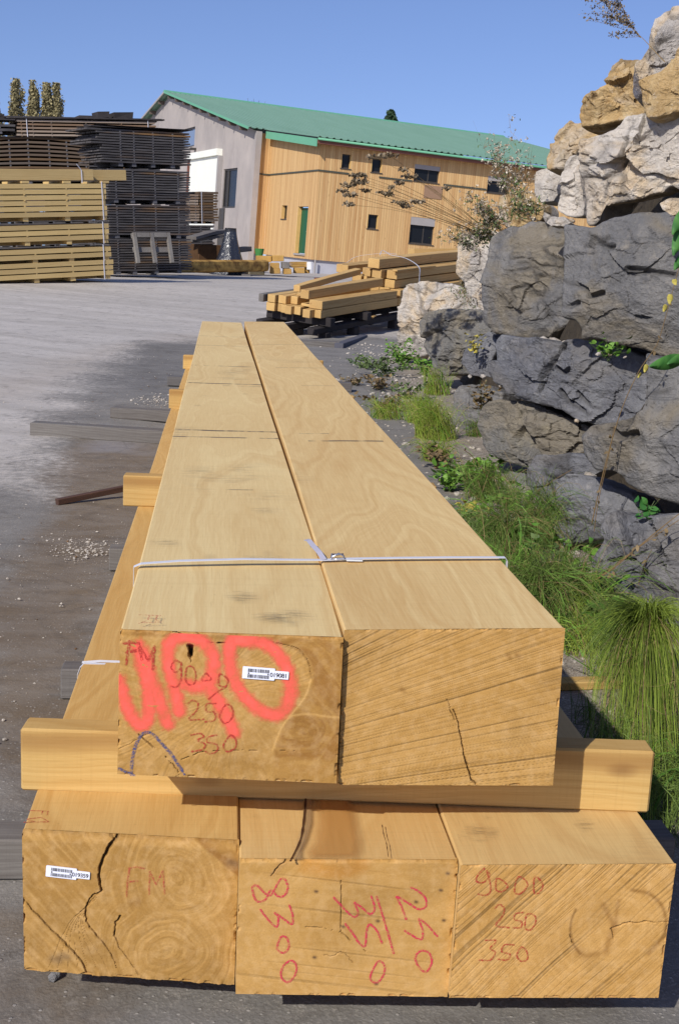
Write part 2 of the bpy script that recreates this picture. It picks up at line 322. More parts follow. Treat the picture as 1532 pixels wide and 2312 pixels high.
_cc=_m.mix(_m.mth('MULTIPLY',_m.ramp(_fn,[(.35,0.),(.7,1.)]),.16),_c1,sr(105,72,35)); _cc=_m.mix(_m.mth('MULTIPLY',_m.ramp(_f3,[(.45,0.),(.7,1.)]),.18),_cc,sr(228,192,140))
_m.col(_cc); _m.rough(.8); _m.bump(_m.mth('ADD',_fn,_f3),.25,.0015); end_mat=_m.m

class Beam:
    def __init__(s,name,label,quad,length,sidemat,group=None,step=.00105,far=(0,0),rtop=.0,width=None,height=None,ragged=0.):
        """quad: world corners of the near end LT,RT,RB,LB"""
        s.q=np.array(quad); s.org=np.array([s.q[:,0].mean(),s.q[:,1].mean(),s.q[2:,2].mean()]); s.loc=s.q-s.org
        lt,rt,rb,lb=s.loc; s.w=np.linalg.norm(rt-lt); s.h=np.linalg.norm(lt-lb)
        s.nx=int(s.w/step)+1; s.nz=int(s.h/step)+1
        a=np.linspace(0,1,s.nx)[None,:]; t=np.linspace(0,1,s.nz)[:,None]
        s.A,s.T=np.broadcast_arrays(a,t)
        P=lambda c:(lb[c]*(1-a)+rb[c]*a)*(1-t)+(lt[c]*(1-a)+rt[c]*a)*t
        s.X,s.Y0,s.Z=P(0),P(1),P(2); s.D=np.zeros_like(s.X); s.C=np.zeros(s.X.shape+(3,)); s.extra=np.zeros_like(s.X)
        s.name,s.label,s.len,s.sm,s.grp,s.far,s.rt,s.rag=name,label,length,sidemat,group,far,rtop,ragged
        n=np.cross(rt-lt,lb-lt); s.n=n/np.linalg.norm(n); s.pc=s.q.mean(0)
    def pt(s,px,py):                        # photograph survey point on the end face -> local x,z
        p=hpl(px,py,s.pc,s.n)-s.org; return p[[0,2]]
    def line(s,pts,sm=4,closed=False):
        p=[s.pt(*q) for q in pts]; return catmull(p,sm,closed) if len(p)>2 else np.array(p)
    def crack(s,pts,w0,w1,depth=.012,dark=.7,jag=.0012,dash=None,seed=0):
        pl=s.line(pts,5); pl=pl+np.c_[fbm(np.arange(len(pl))*.7,0*pl[:,0],0*pl[:,0]+seed,3),fbm(np.arange(len(pl))*.7,0*pl[:,0]+5,0*pl[:,0]+seed,3)]*jag*1.5
        d,r=seg_dist(s.X,s.Z,pl,.02); L=np.linalg.norm(np.diff(pl,axis=0),axis=1).sum()
        wd=w0+(w1-w0)*r/L; wd=wd*(1+.5*fbm(s.X*160,s.Z*160,0*s.X+seed,2,seed))
        if dash: wd=wd*np.clip(fbm(r*90,0*r,0*r+seed,2,seed+1)*3+dash,0,1)
        k=np.clip(1.4-d/np.maximum(wd,1e-5),0,1)*(wd>1e-4); s.D+=k*depth
        s.C*= (1-dark*np.clip(k*1.3,0,1))[...,None]
    def soft(s,pts,width,colour,k,closed=False,power=1.):
        d,_=seg_dist(s.X,s.Z,s.line(pts,5,closed),width*3+.01); f=k*np.exp(-(d/width)**2*power); s.C[:]=s.C*(1-f[...,None])+np.array(colour)*f[...,None]
    def build(s):
        e_=np.minimum(np.minimum(s.A,1-s.A)*s.w,np.minimum(s.T,1-s.T)*s.h); cn=fbm(s.X*70+3,s.Z*70,0*s.X+s.nx,3,17); chip=np.clip(cn-.18,0,1)*np.clip(1-e_/.0045,0,1); s.D=s.D+chip*.016
        s.C=s.C*(1+.25*chip)[...,None]*(1-.16*np.clip(fbm(s.X*9,s.Z*9,0*s.X+s.nz,3,18)*2-.25,0,1))[...,None]
        X_,Z_=s.X.copy(),s.Z.copy(); Y_=s.Y0+s.D
        if s.rt:
            dt=(1-s.T)*s.h; Y_=Y_+np.where(dt<s.rt,s.rt-np.sqrt(np.maximum(s.rt**2-(s.rt-dt)**2,0)),0)
        if s.rag:
            b=np.clip(1-s.T*s.h/.006,0,1); Z_=Z_+b*s.rag*(fbm(s.X*90,0*s.X,0*s.X,3,4)); Y_=Y_-b*s.rag*.6*fbm(s.X*120,0*s.X,0*s.X,3,8)
        V=np.stack([X_,Y_,Z_],-1).reshape(-1,3); nx,nz=s.nx,s.nz
        i=(np.arange(nz-1)[:,None]*nx+np.arange(nx-1)[None,:]).ravel(); Fq=np.c_[i,i+1,i+nx+1,i+nx]; mi=np.zeros(len(Fq))
        # the long faces: a skin of stations from the saw cut to the far end
        lt,rt,rb,lb=s.loc; ch=.003
        def ring(f):
            c=[(1-f)*q+f*(q+np.array([s.far[0],0,s.far[1]])) for q in (lb,rb,rt,lt)]
            out=[]
            for k in range(4):
                c0=c[k]; pv=c[k-1]; nxv=c[(k+1)%4]; out+= [c0+(pv-c0)/np.linalg.norm(pv-c0)*ch,c0+(nxv-c0)/np.linalg.norm(nxv-c0)*ch]
            return np.array(out)
        ys=np.r_[0,.02,.06,.12,np.linspace(.2,s.len,26)]; base=len(V); W=[]
        for k,yy in enumerate(ys):
            f=yy/s.len; r=ring(f); sh=np.array([.004*n3(0,yy*.6,1.3,s.nx),0,.003*n3(0,yy*.5,7.7,s.nx)])*min(1,yy*3)
            a=r.copy(); front=a[:,1].copy(); a=a+sh
            a[:,1]=front*(1-f)+front.mean()*f+yy
            if k==0:
                a[:,1]+=.0008
                if s.rt: a[4:6,1]+=s.rt; a[3,1]+=s.rt; a[6,1]+=s.rt
            elif k==1 and s.rt: a[3:7,1]+=s.rt*.5
            W.append(a)
        W=np.array(W); V=np.vstack([V,W.reshape(-1,3)]); n=8; f2=[]
        for k in range(len(ys)-1):
            for j in range(n): f2.append((base+k*n+j,base+k*n+(j+1)%n,base+(k+1)*n+(j+1)%n,base+(k+1)*n+j))
        e=base+(len(ys)-1)*n; f2+=[(e+7,e+6,e+5,e+4),(e+7,e+4,e+3,e+0),(e+3,e+2,e+1,e+0)]
        Fq=np.vstack([Fq,np.array(f2)]); mi=np.r_[mi,np.ones(len(f2))]; sm=np.r_[np.ones(len(i),bool),np.zeros(len(f2),bool)]
        me=npmesh(s.name,V,Fq,mi,smooth=sm)
        setattr_c(me,'col',np.vstack([np.clip(s.C,0,1).reshape(-1,3),np.full((len(V)-base,3),.4)]))
        s.o=link(s.name,me,None,[end_mat,s.sm]); s.o.location=s.org; tag(s.o,s.label,'timber beam',s.grp); return s.o
    # --- writing: a thin skin of crayon or spray paint lying on the saw cut
    def paint(s,name,strokes,width,mat,soft=.25,step=.0009,lift=.0007,amp=.25,label=None):
        pls=[s.line(p,5,c) for p,c in strokes]; al=np.vstack(pls); mg=width*1.8
        lo=al.min(0)-mg; hi=al.max(0)+mg; lo=np.maximum(lo,[s.loc[:,0].min()+.001,s.loc[:,2].min()+.001]); hi=np.minimum(hi,[s.loc[:,0].max()-.001,s.loc[:,2].max()-.002])
        xs=np.arange(lo[0],hi[0],step); zs=np.arange(lo[1],hi[1],step); Xg,Zg=np.meshgrid(xs,zs)
        d=np.full(Xg.shape,9.)
        for pl in pls: d=np.minimum(d,seg_dist(Xg,Zg,pl,width*2)[0])
        h=width/2*(1+amp*fbm(Xg*180,Zg*180,0*Xg,2,5)); a=np.clip((h*(1+soft)-d)/(h*soft*2),0,1)
        nrm=s.n; Yg=-((Xg*nrm[0]+Zg*nrm[2])-(nrm@(s.pc-s.org)))/nrm[1]-lift
        nx,nz=len(xs),len(zs); i=(np.arange(nz-1)[:,None]*nx+np.arange(nx-1)[None,:]); av=a.ravel()
        Fq=np.stack([i,i+1,i+nx+1,i+nx],-1).reshape(-1,4); Fq=Fq[av[Fq].max(1)>0]
        us,inv=np.unique(Fq,return_inverse=True); V=np.stack([Xg,Yg,Zg],-1).reshape(-1,3)[us]
        me=npmesh(name,V,inv.reshape(-1,4),smooth=True); setattr_f(me,'a',av[us]); o=link(name,me,s.o,mat)
        if label: o['label']=label
        return o
def paint_mat(name,c,cover,grain):
    m=NT(name); o=m.obj(); n=m.noise(m.scale(o,(grain,grain,grain)),1.,3,.7)
    a=m.mth('MULTIPLY',m.ramp(m.attr('a'),[(0.,0.),(1.,1.)],'EASE'),m.ramp(n,cover)); m.col(c); m.put(m.b.inputs['Alpha'],a); m.rough(.6); return m.m
M_crayon=paint_mat('red_crayon',sr(178,58,50),[(.40,.08),(.62,.9)],330); M_pink=paint_mat('pink_crayon',sr(212,52,84),[(.40,.15),(.60,.92)],330)
M_blue=paint_mat('blue_crayon',sr(70,80,125),[(.40,.05),(.62,.9)],330); M_spray=paint_mat('coral_spray_paint',sr(255,104,88),[(.28,.50),(.62,.95)],38)
def z6(l): return [(200+x/1.3927,1200+y/1.3927) for x,y in l]
def z7(l): return [(x/1.915,1600+y/1.915) for x,y in l]
def z8(l): return [(732+x/1.915,1600+y/1.915) for x,y in l]
def quad(pts,yl,yr):
    a=[hy(*pts[0],yl),hy(*pts[1],yr),hy(*pts[2],yr),hy(*pts[3],yl)]; return a
FA=1/1.06
c_mid,c_lt,c_dk=[np.array(sr(*c,FA)) for c in ((178,134,68),(204,160,94),(142,97,42))]
def blend(a,b,f): return a*(1-f[...,None])+b*f[...,None]
def rings(X_,Z_,c,freq,wob,seed,ell=1.):
    wx=X_-c[0]+wob*fbm(X_*9,Z_*9,0*X_,3,seed); wz=(Z_-c[1])*ell+wob*fbm(X_*9,Z_*9,0*X_+4,3,seed+1)
    r=np.hypot(wx,wz); th=np.arctan2(wz,wx); return fbm(r*freq,th*.8,0*r,3,seed+2,.65),r,th
def rays(th,r,seed): return fbm(th*26,r*6,0*r,3,seed,.7)
def sawlines(X_,Z_,ang,freq,seed,rad=None):
    """1-D noise across the saw stroke; ang may vary over the face"""
    t=-X_*np.sin(ang)+Z_*np.cos(ang); r=X_*np.cos(ang)+Z_*np.sin(ang)
    return t,r
LBL='fresh oak timbers stacked in the foreground'
w_ul=wood_mat('oak_upper_left',sr(230,205,148),sr(210,177,119),(.10,-.30),130,.05,seed=3.,stain=.6,ys=.38,knots=.22,
  streak=[(2.07,.012,-.2,.2,.8),(2.22,.014,-.2,.2,.95),(1.18,.008,-.05,.06,.5),(3.70,.016,-.2,.2,.95),(3.62,.01,-.02,.2,.6),(4.6,.014,-.2,.2,.8),(6.1,.016,-.2,.2,.6),(7.0,.02,-.2,.2,.4)])
w_ur=wood_mat('oak_upper_right',sr(230,203,145),sr(203,166,107),(-.03,-.16),110,.075,seed=11.,stain=.25,ys=.5,
  streak=[(1.98,.014,-.10,.14,.85),(2.14,.010,-.12,-.02,.5),(3.62,.010,-.02,.2,.35),(4.5,.014,-.1,.2,.4),(6.2,.014,-.2,.2,.5)])
# upper left timber
B=Beam('timber_beam','upper left oak timber with orange spray lettering and barcode tag on its end',quad([(272,1422),(775,1440),(759,1769),(265,1748)],1.7955,1.7696),8.95,w_ul,LBL,far=(-.041,0),rtop=.003)
X_,Z_=B.X,B.Z; p0=B.pt(500,1560); p1=B.pt(372,1722)
g,r,th=rings(X_,Z_,p0,210,.02,31); g2,r2,th2=rings(X_,Z_,p1,300,.01,41)
ry=rays(th,r,51); ry2=rays(th2,r2,52)
k=np.clip((np.hypot((X_-p1[0])*.7,Z_-p1[1])-.035)/.05,0,1)
C=blend(c_mid,c_lt,np.clip(.32+.35*(g*k+g2*(1-k))+.35*(ry*k+ry2*(1-k))+.3*fbm(X_*14,Z_*14,0*X_,3,61),0,1))
outl=B.line([(560,1452),(610,1450),(660,1462),(693,1490),(702,1530),(690,1570),(660,1610),(640,1635),(628,1660),(615,1694)],5)
# darker sapwood outside the pale curved border
bx=np.interp(Z_,outl[::-1,1],outl[::-1,0]); out=np.clip((X_-bx)/.006,0,1)*(Z_<B.pt(600,1446)[1]); top=np.clip((Z_-B.pt(600,1450)[1])/.004,0,1)
g3,r3,_=rings(X_,Z_,B.pt(660,1650),160,.03,71,.8); o3=np.maximum(out,top*.8)
C=blend(C,blend(c_dk*1.05,c_mid,np.clip(.35+.9*g3,0,1)),o3*.8)
low=np.clip((B.pt(500,1700)[1]-Z_)/.01,0,1); C=blend(C,blend(c_mid*.95,c_lt*.95,np.clip(.3+.8*fbm(X_*8,Z_*45,0*X_,3,81),0,1)),low*.7)
B.C[:]=C*(1+.06*fbm(X_*300,Z_*300,0*X_,2,91))[...,None]
B.D+=.0006*ry*(1-o3)+.0004*fbm(X_*60,Z_*60,0*X_,3,92)
B.soft([(702,1530),(690,1570),(660,1610),(640,1635),(628,1660),(615,1694)],.0016,c_lt*1.15,.7)
B.soft([(640,1620),(690,1612),(740,1618),(768,1620)],.0022,c_lt*1.12,.6); B.soft([(610,1450),(660,1462),(693,1490),(702,1530)],.0018,c_dk*.8,.5)
B.crack([(392,1428),(430,1437),(475,1450),(560,1452),(605,1449)],.0011,.0009,.012,.75,.0014,.8,1)
B.crack([(605,1449),(660,1460),(692,1485),(700,1520)],.0004,.0002,.004,.3)
B.crack([(310,1655),(340,1680),(372,1708),(386,1722)],.0006,.0008,.008,.7,.0015,.3,2); B.crack([(386,1722),(440,1704),(470,1696),(560,1694),(665,1696)],.0005,.0004,.006,.6,.001,.3,3)
B.crack([(386,1722),(398,1736),(405,1750)],.0006,.0004,.006,.6); B.crack([(270,1690),(310,1670),(345,1650)],.0004,.0002,.003,.4)
B.crack([(300,1466),(330,1478),(345,1490)],.0003,.0002,.003,.4)
B.crack([(430,1459),(431,1470),(431,1482)],.0033,.0030,.03,.9,.0002); B.crack([(431,1484),(431,1495)],.0005,.0003,.006,.7)
B.crack([(440,1425),(452,1434)],.0006,.0004,.006,.6)
B.build(); BUL=B
B.paint('spray_lettering',[([(268,1535),(285,1590),(308,1632),(330,1632),(338,1590),(330,1530),(312,1458)],0),([(322,1470),(340,1530),(362,1585),(378,1632)],0),
  ([(378,1478),(385,1450),(412,1437),(442,1440),(468,1458),(482,1485),(480,1520),(470,1548)],0),([(378,1478),(386,1520),(396,1562),(404,1605)],0),([(466,1540),(492,1582),(514,1622),(528,1652)],0),([(470,1548),(440,1552),(415,1545)],0),
  ([(519,1452),(540,1445),(580,1448),(615,1464),(642,1498),(655,1545),(650,1590),(628,1612),(600,1610),(570,1590),(540,1558),(523,1515)],1)],0.0192,M_spray,.75,.0015,.0005,.25)
wsc=.0028
def cray(B,n,strokes,mat,w=wsc): return B.paint(n,strokes,w,mat,.35,.0008,.0010)
cray(B,'crayon_initials',[(z6([(128,345),(124,380),(118,418)]),0),(z6([(112,352),(135,348),(158,352)]),0),(z6([(120,380),(135,377),(150,374)]),0),(z6([(168,402),(158,358)]),0),(z6([(158,358),(188,405)]),0),(z6([(188,405),(208,362)]),0),(z6([(208,362),(202,432)]),0)],M_crayon,.0045)
cray(B,'crayon_number',[(z6([(290,412),(272,405),(260,425),(272,442),(288,432),(292,412),(290,465),(277,488),(258,485)]),0),(z6([(308,430),(325,424),(337,445),(333,475),(318,482),(305,465)]),1),(z6([(360,455),(370,446),(384,464),(358,468)]),1),(z6([(412,448),(410,482),(430,486),(438,465)]),1),(z6([(432,488),(410,500),(378,526)]),0)],M_crayon)
cray(B,'crayon_number',[(z6([(312,540),(328,530),(345,540),(338,565),(315,590),(362,590)]),0),(z6([(400,540),(372,542),(370,565),(395,568),(396,592),(366,598)]),0),(z6([(430,545),(450,552),(452,582),(428,602),(412,580)]),1)],M_crayon)
cray(B,'crayon_number',[(z6([(322,640),(350,634),(362,645),(342,655),(366,668),(358,684),(324,691)]),0),(z6([(402,640),(378,645),(372,662),(400,668),(406,686),(386,698),(368,692)]),0),(z6([(445,640),(463,655),(460,680),(436,692),(424,672)]),1)],M_crayon)
cray(B,'blue_crayon_arch',[([(268,1735),(285,1742),(304,1752)],0),([(296,1748),(299,1715),(306,1685),(322,1656),(342,1655),(362,1675),(385,1700),(405,1730),(416,1748)],0)],M_blue,.005)
# upper right timber
B=Beam('timber_beam','upper right oak timber whose sawn end is covered in slanting saw scratches',quad([(777,1422),(1275,1418),(1247,1774),(763,1772)],1.785,1.7819),9.0,w_ur,LBL,far=(-.016,0))
X_,Z_=B.X,B.Z; zn=B.T; xc=-.82; zc=B.loc[:,2].min()-.115; t=np.arctan2(Z_-zc+.006*fbm(X_*3,Z_*3,0*X_,2,107),X_-xc)*.86; al=X_*3
s1=fbm(t*170,al*.35,0*t,2,101,.7); s2=fbm(t*520,al*.6,0*t,2,102,.7); msk=np.clip(1.0+.7*fbm(X_*6,Z_*6,0*X_,3,103)+.35*zn,0.15,1)
s0=fbm(t*70,al*.25,0*t+3,2,109,.6); pres=np.clip(.5+1.6*fbm(t*25,al*1.2,0*t,2,108),0,1); ln=np.clip(1-np.abs(s1)/.11,0,1)*msk*pres; ln2=(np.clip(1-np.abs(s2)/.14,0,1)*.6+np.clip(1-np.abs(s0)/.06,0,1))*msk
g,r,th=rings(X_,Z_,B.pt(1060,1780),230,.012,104)
C=blend(c_mid*1.04,c_lt*1.04,np.clip(.42+.3*g+.28*fbm(X_*10,Z_*10,0*X_,3,105)+.2*fbm(t*60,al,0*t,2,106),0,1))
B.C[:]=C*(1-.62*ln-.52*np.clip(ln2,0,1))[...,None]; B.D+=.0011*ln+.0007*ln2
for q in ((1165,1478),(1145,1480),(905,1555),(1090,1800)): B.soft([q,(q[0]+6,q[1]+5)],.004,c_dk*.8,.5)
B.crack([(1022,1600),(1035,1640),(1042,1680),(1052,1720),(1062,1755),(1077,1776)],.0004,.0011,.010,.6,.0012,None,6); B.crack(z6([(1125,525),(1140,570),(1150,592)]),.0003,.0006,.004,.6)
for k_,(a,b) in enumerate([((1190,1425),(1197,1410))]): pass
B.build(); BUR=B
# lower timbers
w_ll=wood_mat('oak_lower_left',sr(212,176,112),sr(188,146,82),(.02,-.12),90,.06,seed=21.,stain=.25); w_lm=wood_mat('oak_lower_middle',sr(218,184,124),sr(200,160,98),(.0,-.2),90,.05,seed=31.,stain=.1)
w_lr=wood_mat('oak_lower_right',sr(214,182,122),sr(194,156,98),(.05,-.15),90,.05,seed=41.,stain=.3)
B=Beam('timber_beam','lower left oak timber with wavy open cracks and barcode tag on its end',quad([(50,1880),(540,1906),(529,2224),(55,2190)],1.833,1.7902),8.6,w_ll,LBL,rtop=.014,ragged=.003)
X_,Z_=B.X,B.Z; pa=B.pt(400,1985); pb=B.pt(375,2150)
g,r,th=rings(X_,Z_,pa,190,.02,111); g2,r2,th2=rings(X_,Z_,pb,210,.018,121,.9)
k=np.clip((r2-r)/.04+.5,0,1); left=np.clip((B.pt(235,2000)[0]+.02*fbm(Z_*8,0*Z_,0*Z_,2,3)-X_)/.03,0,1)
gl=fbm((X_+Z_*.9)*120,(X_-Z_)*6,0*X_,3,131,.6); G=(g*k+g2*(1-k))*(1-left)+gl*left; RY=(rays(th,r,132)*k+rays(th2,r2,133)*(1-k))*(1-left)
C=blend(c_mid*.86,c_lt*.93,np.clip(.3+.6*G+.10*RY+.45*fbm(X_*9,Z_*9,0*X_,3,134),0,1))
a_,b_=B.pt(443,1903),B.pt(540,1985); tri=np.clip(((X_-a_[0])*(b_[1]-a_[1])*-1+(Z_-a_[1])*(b_[0]-a_[0]))/np.hypot(*(b_-a_))/.004,0,1)
C=blend(C,blend(c_dk*.95,c_mid*.9,np.clip(.4+1.1*fbm((X_*.5+Z_)*80,X_*5,0*X_,3,136),0,1)),tri*.75)
B.C[:]=C; B.D+=.0006*G+.0002*RY+.0004*fbm(X_*80,Z_*80,0*X_,3,137)
for q in ((520,1947),(120,2165),(140,2158)): B.soft([q,(q[0]+12,q[1]+3)],.008,np.array(sr(90,75,60)),.5)
B.soft([(300,2040),(312,2036)],.008,c_dk*.8,.4)
cr=z7([(520,545),(480,590),(450,640),(430,700),(432,750),(442,790)]); B.crack(cr,.0027,.0011,.016,.5,.0010); B.crack(z7([(442,790),(400,810),(375,850),(370,900),(388,945)]),.0011,.0008,.010,.55)
B.crack(z7([(388,945),(430,995),(480,1060),(505,1125)]),.0008,.0003,.008,.5); B.crack(z7([(522,895),(500,930),(494,980)]),.0012,.0008,.010,.6); B.crack(z7([(494,980),(520,1040),(560,1090),(600,1155)]),.0006,.0003,.005,.5)
B.crack(z7([(105,828),(150,880),(210,942),(270,1002),(320,1052),(352,1090),(376,1146)]),.0007,.0010,.009,.6); B.crack(z7([(460,548),(480,560),(495,572)]),.0010,.0008,.008,.5)
for i_ in range(7): x0=150+i_*42; B.crack(z7([(440-i_*6,800),(300+i_*10,930),(x0+60,1120)]),.0003,.0002,.002,.22,seed=i_)
B.build(); BLL=B
cray(B,'crayon_initials',[(z7([(560,690),(553,750),(548,812)]),0),(z7([(555,690),(590,684),(622,690)]),0),(z7([(556,747),(595,744)]),0),(z7([(645,802),(648,702)]),0),(z7([(648,702),(675,760)]),0),(z7([(675,760),(705,702)]),0),(z7([(705,702),(712,800)]),0)],paint_mat('faint_crayon',sr(190,80,66),[(.40,.05),(.66,.75)],330),.003)
B=Beam('timber_beam','lower middle oak timber with an orange heartwood stain along its top',quad([(541,1942),(1034,1944),(1009,2251),(532,2244)],1.7482,1.746),9.,w_lm,LBL,rtop=.005)
X_,Z_=B.X,B.Z; g,r,th=rings(X_,Z_,B.pt(860,2080),120,.03,141,1.3); hl=fbm(X_*5,Z_*90,0*X_,3,142,.6)
C=blend(c_mid*1.06,c_lt*1.06,np.clip(.45+.3*g+.3*hl+.3*fbm(X_*7,Z_*7,0*X_,3,143),0,1)); B.C[:]=C
t=Z_+X_*.13; l_=np.clip((fbm(t*170,X_*1.2,0*X_,2,144,.7)-.33)/.2,0,1)*np.clip(fbm(X_*5,Z_*5,0*X_,2,145)*2+.4,0,1); B.C*=(1-.22*l_)[...,None]; B.D+=.0006*l_
B.soft(z7([(1340,660),(1400,700),(1440,712)])+z8([(60,716),(120,700),(165,665)]),.010,np.array(sr(196,140,66)),.7)
for y_ in (1950,1956,1962): B.soft([(690,y_),(760,y_+5),(815,y_-2)],.012,np.array(sr(194,138,64)),.42)
B.soft(z7([(1255,640),(1210,680),(1175,720)]),.0045,c_dk,.5); B.crack(z7([(1255,640),(1205,682),(1172,722)]),.001,.0006,.01,.6)
B.crack(z8([(72,745),(72,860),(70,965)]),.0006,.0005,.006,.5,.0004); B.crack(z8([(-80,945),(-20,948),(68,968),(120,1005),(200,1060)]),.0006,.0004,.006,.55,.0012,.4,4)
B.crack(z8([(0,1065),(40,1070),(70,1050),(100,1072),(125,1100)]),.0005,.0003,.003,.4)
for q in ((530,712),(500,785),(393,835),(513,915),(222,1190),(228,918),(-38,790),(-45,1075),(78,942)): B.soft(z8([q,(q[0]+5,q[1]+1)]),.0028,np.array(sr(70,50,40)),.85)
B.build(); BLM=B
pk=.0035
cray(B,'crayon_number',[(z7([(1090,775),(1112,765),(1165,808),(1205,745),(1228,735),(1244,768),(1232,802),(1205,812),(1170,785),(1145,825),(1108,830)]),1),(z7([(1125,868),(1158,910),(1195,942),(1202,900),(1188,882),(1225,908),(1262,930),(1264,890),(1250,850)]),0),(z7([(1215,985),(1240,992),(1248,1030),(1225,1055),(1197,1035)]),1),(z7([(1255,1088),(1280,1108),(1275,1150),(1245,1182),(1215,1160),(1222,1115)]),1)],M_pink,pk)
cray(B,'crayon_number',[(z8([(40,815),(80,858),(122,898),(146,885),(130,838),(168,865),(200,888),(216,860),(202,810)]),0),(z8([(225,812),(237,850),(262,930),(282,1000),(298,1055)]),0),(z8([(90,930),(120,968),(150,1012),(175,1025),(182,960),(195,930),(228,962),(248,1012)]),0),(z8([(230,1093),(258,1107),(255,1150),(225,1184),(197,1160)]),1)],M_pink,pk)
cray(B,'crayon_number',[(z8([(375,772),(410,792),(437,822),(437,855),(405,866),(360,838),(312,812),(330,850),(352,908)]),0),(z8([(345,958),(382,982),(418,996),(424,960),(408,908),(450,942),(486,982)]),0),(z8([(420,1045),(455,1060),(462,1100),(438,1137),(405,1112),(392,1072)]),1)],M_pink,pk)
B=Beam('timber_beam','lower right oak timber with steep saw scratches, a ringed knot and three red numbers',quad([(1040,1953),(1525,1950),(1485,2253),(1013,2253)],1.7319,1.728),9.,w_lr,LBL)
X_,Z_=B.X,B.Z; ang=np.radians(47+6*fbm(X_*3,Z_*3,0*X_,2,151)); ct=math.cos(.83); st_=math.sin(.83); t=(-X_*st_+Z_*ct)+.004*fbm(X_*8,Z_*8,0*X_,2,152); al=(X_*ct+Z_*st_)
s1=fbm(t*130,al*1.1,0*t,2,153,.75); s2=fbm(t*380,al*2,0*t,2,154,.7); pk_=B.pt(1385,2090); rk=np.hypot(X_-pk_[0],Z_-pk_[1]); inn=np.clip((.085-rk)/.03,0,1)
lm=np.clip(np.clip(1-np.abs(s1)/.14,0,1)+.8*np.clip(1-np.abs(fbm(t*60,al*.8,0*t+2,2,159))/.05,0,1),0,1)*(1-.55*inn)*np.clip(1.1-1.2*(B.A-.55)-.5*(.4-B.T),.25,1); l2=np.clip(1-np.abs(s2)/.12,0,1)*.6*(1-.5*inn)
g,r,th=rings(X_,Z_,pk_,150,.012,155)
C=blend(c_mid*1.1,c_lt*1.12,np.clip(.45+.3*g+.45*fbm(t*45,al*1.5,0*t,2,156),0,1)); C=C*np.array([1.0,.985,.98])
B.C[:]=C*(1-.52*lm-.35*l2)[...,None]; B.D+=.0009*lm+.0004*l2
B.soft(z8([(1085,868),(1065,920),(1063,975),(1078,1025),(1105,1060)]),.0022,c_dk*.7,.7); B.soft(z8([(1330,785),(1400,800),(1455,850),(1475,920),(1460,990),(1400,1060)]),.0035,c_dk*.85,.65)
B.soft(z8([(1090,1040),(1125,1068),(1180,1060)]),.006,c_dk,.5); B.soft(z8([(1250,940),(1230,1000),(1215,1050)]),.006,c_dk,.55); B.soft(z8([(1250,935),(1220,880),(1205,850)]),.005,c_dk,.55); B.soft(z8([(1258,935),(1262,880),(1270,830)]),.004,c_dk,.5)
B.crack(z8([(1240,950),(1300,928),(1350,925),(1390,920)]),.0011,.0009,.01,.65,.0012); B.crack(z8([(1390,920),(1440,925),(1488,918)]),.0005,.0005,.004,.5); B.crack(z8([(1068,930),(1062,985),(1075,1030)]),.0006,.0004,.006,.6,.001,.3)
B.crack(z8([(1243,950),(1248,1000)]),.0008,.0004,.006,.6)
B.build(); BLR=B
cray(B,'crayon_number',[(z8([(690,690),(662,718),(656,745),(686,750),(712,722),(700,700),(712,740),(716,790),(692,806),(664,800)]),0),(z8([(742,735),(740,780),(765,790),(790,768),(768,742)]),1),(z8([(832,730),(820,792),(850,796),(876,760),(856,732)]),1),(z8([(906,730),(904,792),(925,795),(942,766),(926,735)]),1)],M_crayon)
cray(B,'crayon_number',[(z8([(735,862),(755,845),(776,866),(765,900),(740,936),(796,946)]),0),(z8([(857,880),(825,886),(820,910),(850,920),(846,945),(812,946)]),0),(z8([(872,890),(866,945),(890,955),(912,920),(905,892)]),1)],M_crayon)
cray(B,'crayon_number',[(z8([(695,1000),(742,1003),(715,1035),(737,1052),(715,1085),(668,1086)]),0),(z8([(817,1020),(777,1020),(765,1050),(800,1060),(790,1085),(750,1082)]),0),(z8([(850,1030),(872,1048),(876,1080),(850,1092),(830,1065)]),1)],M_crayon)
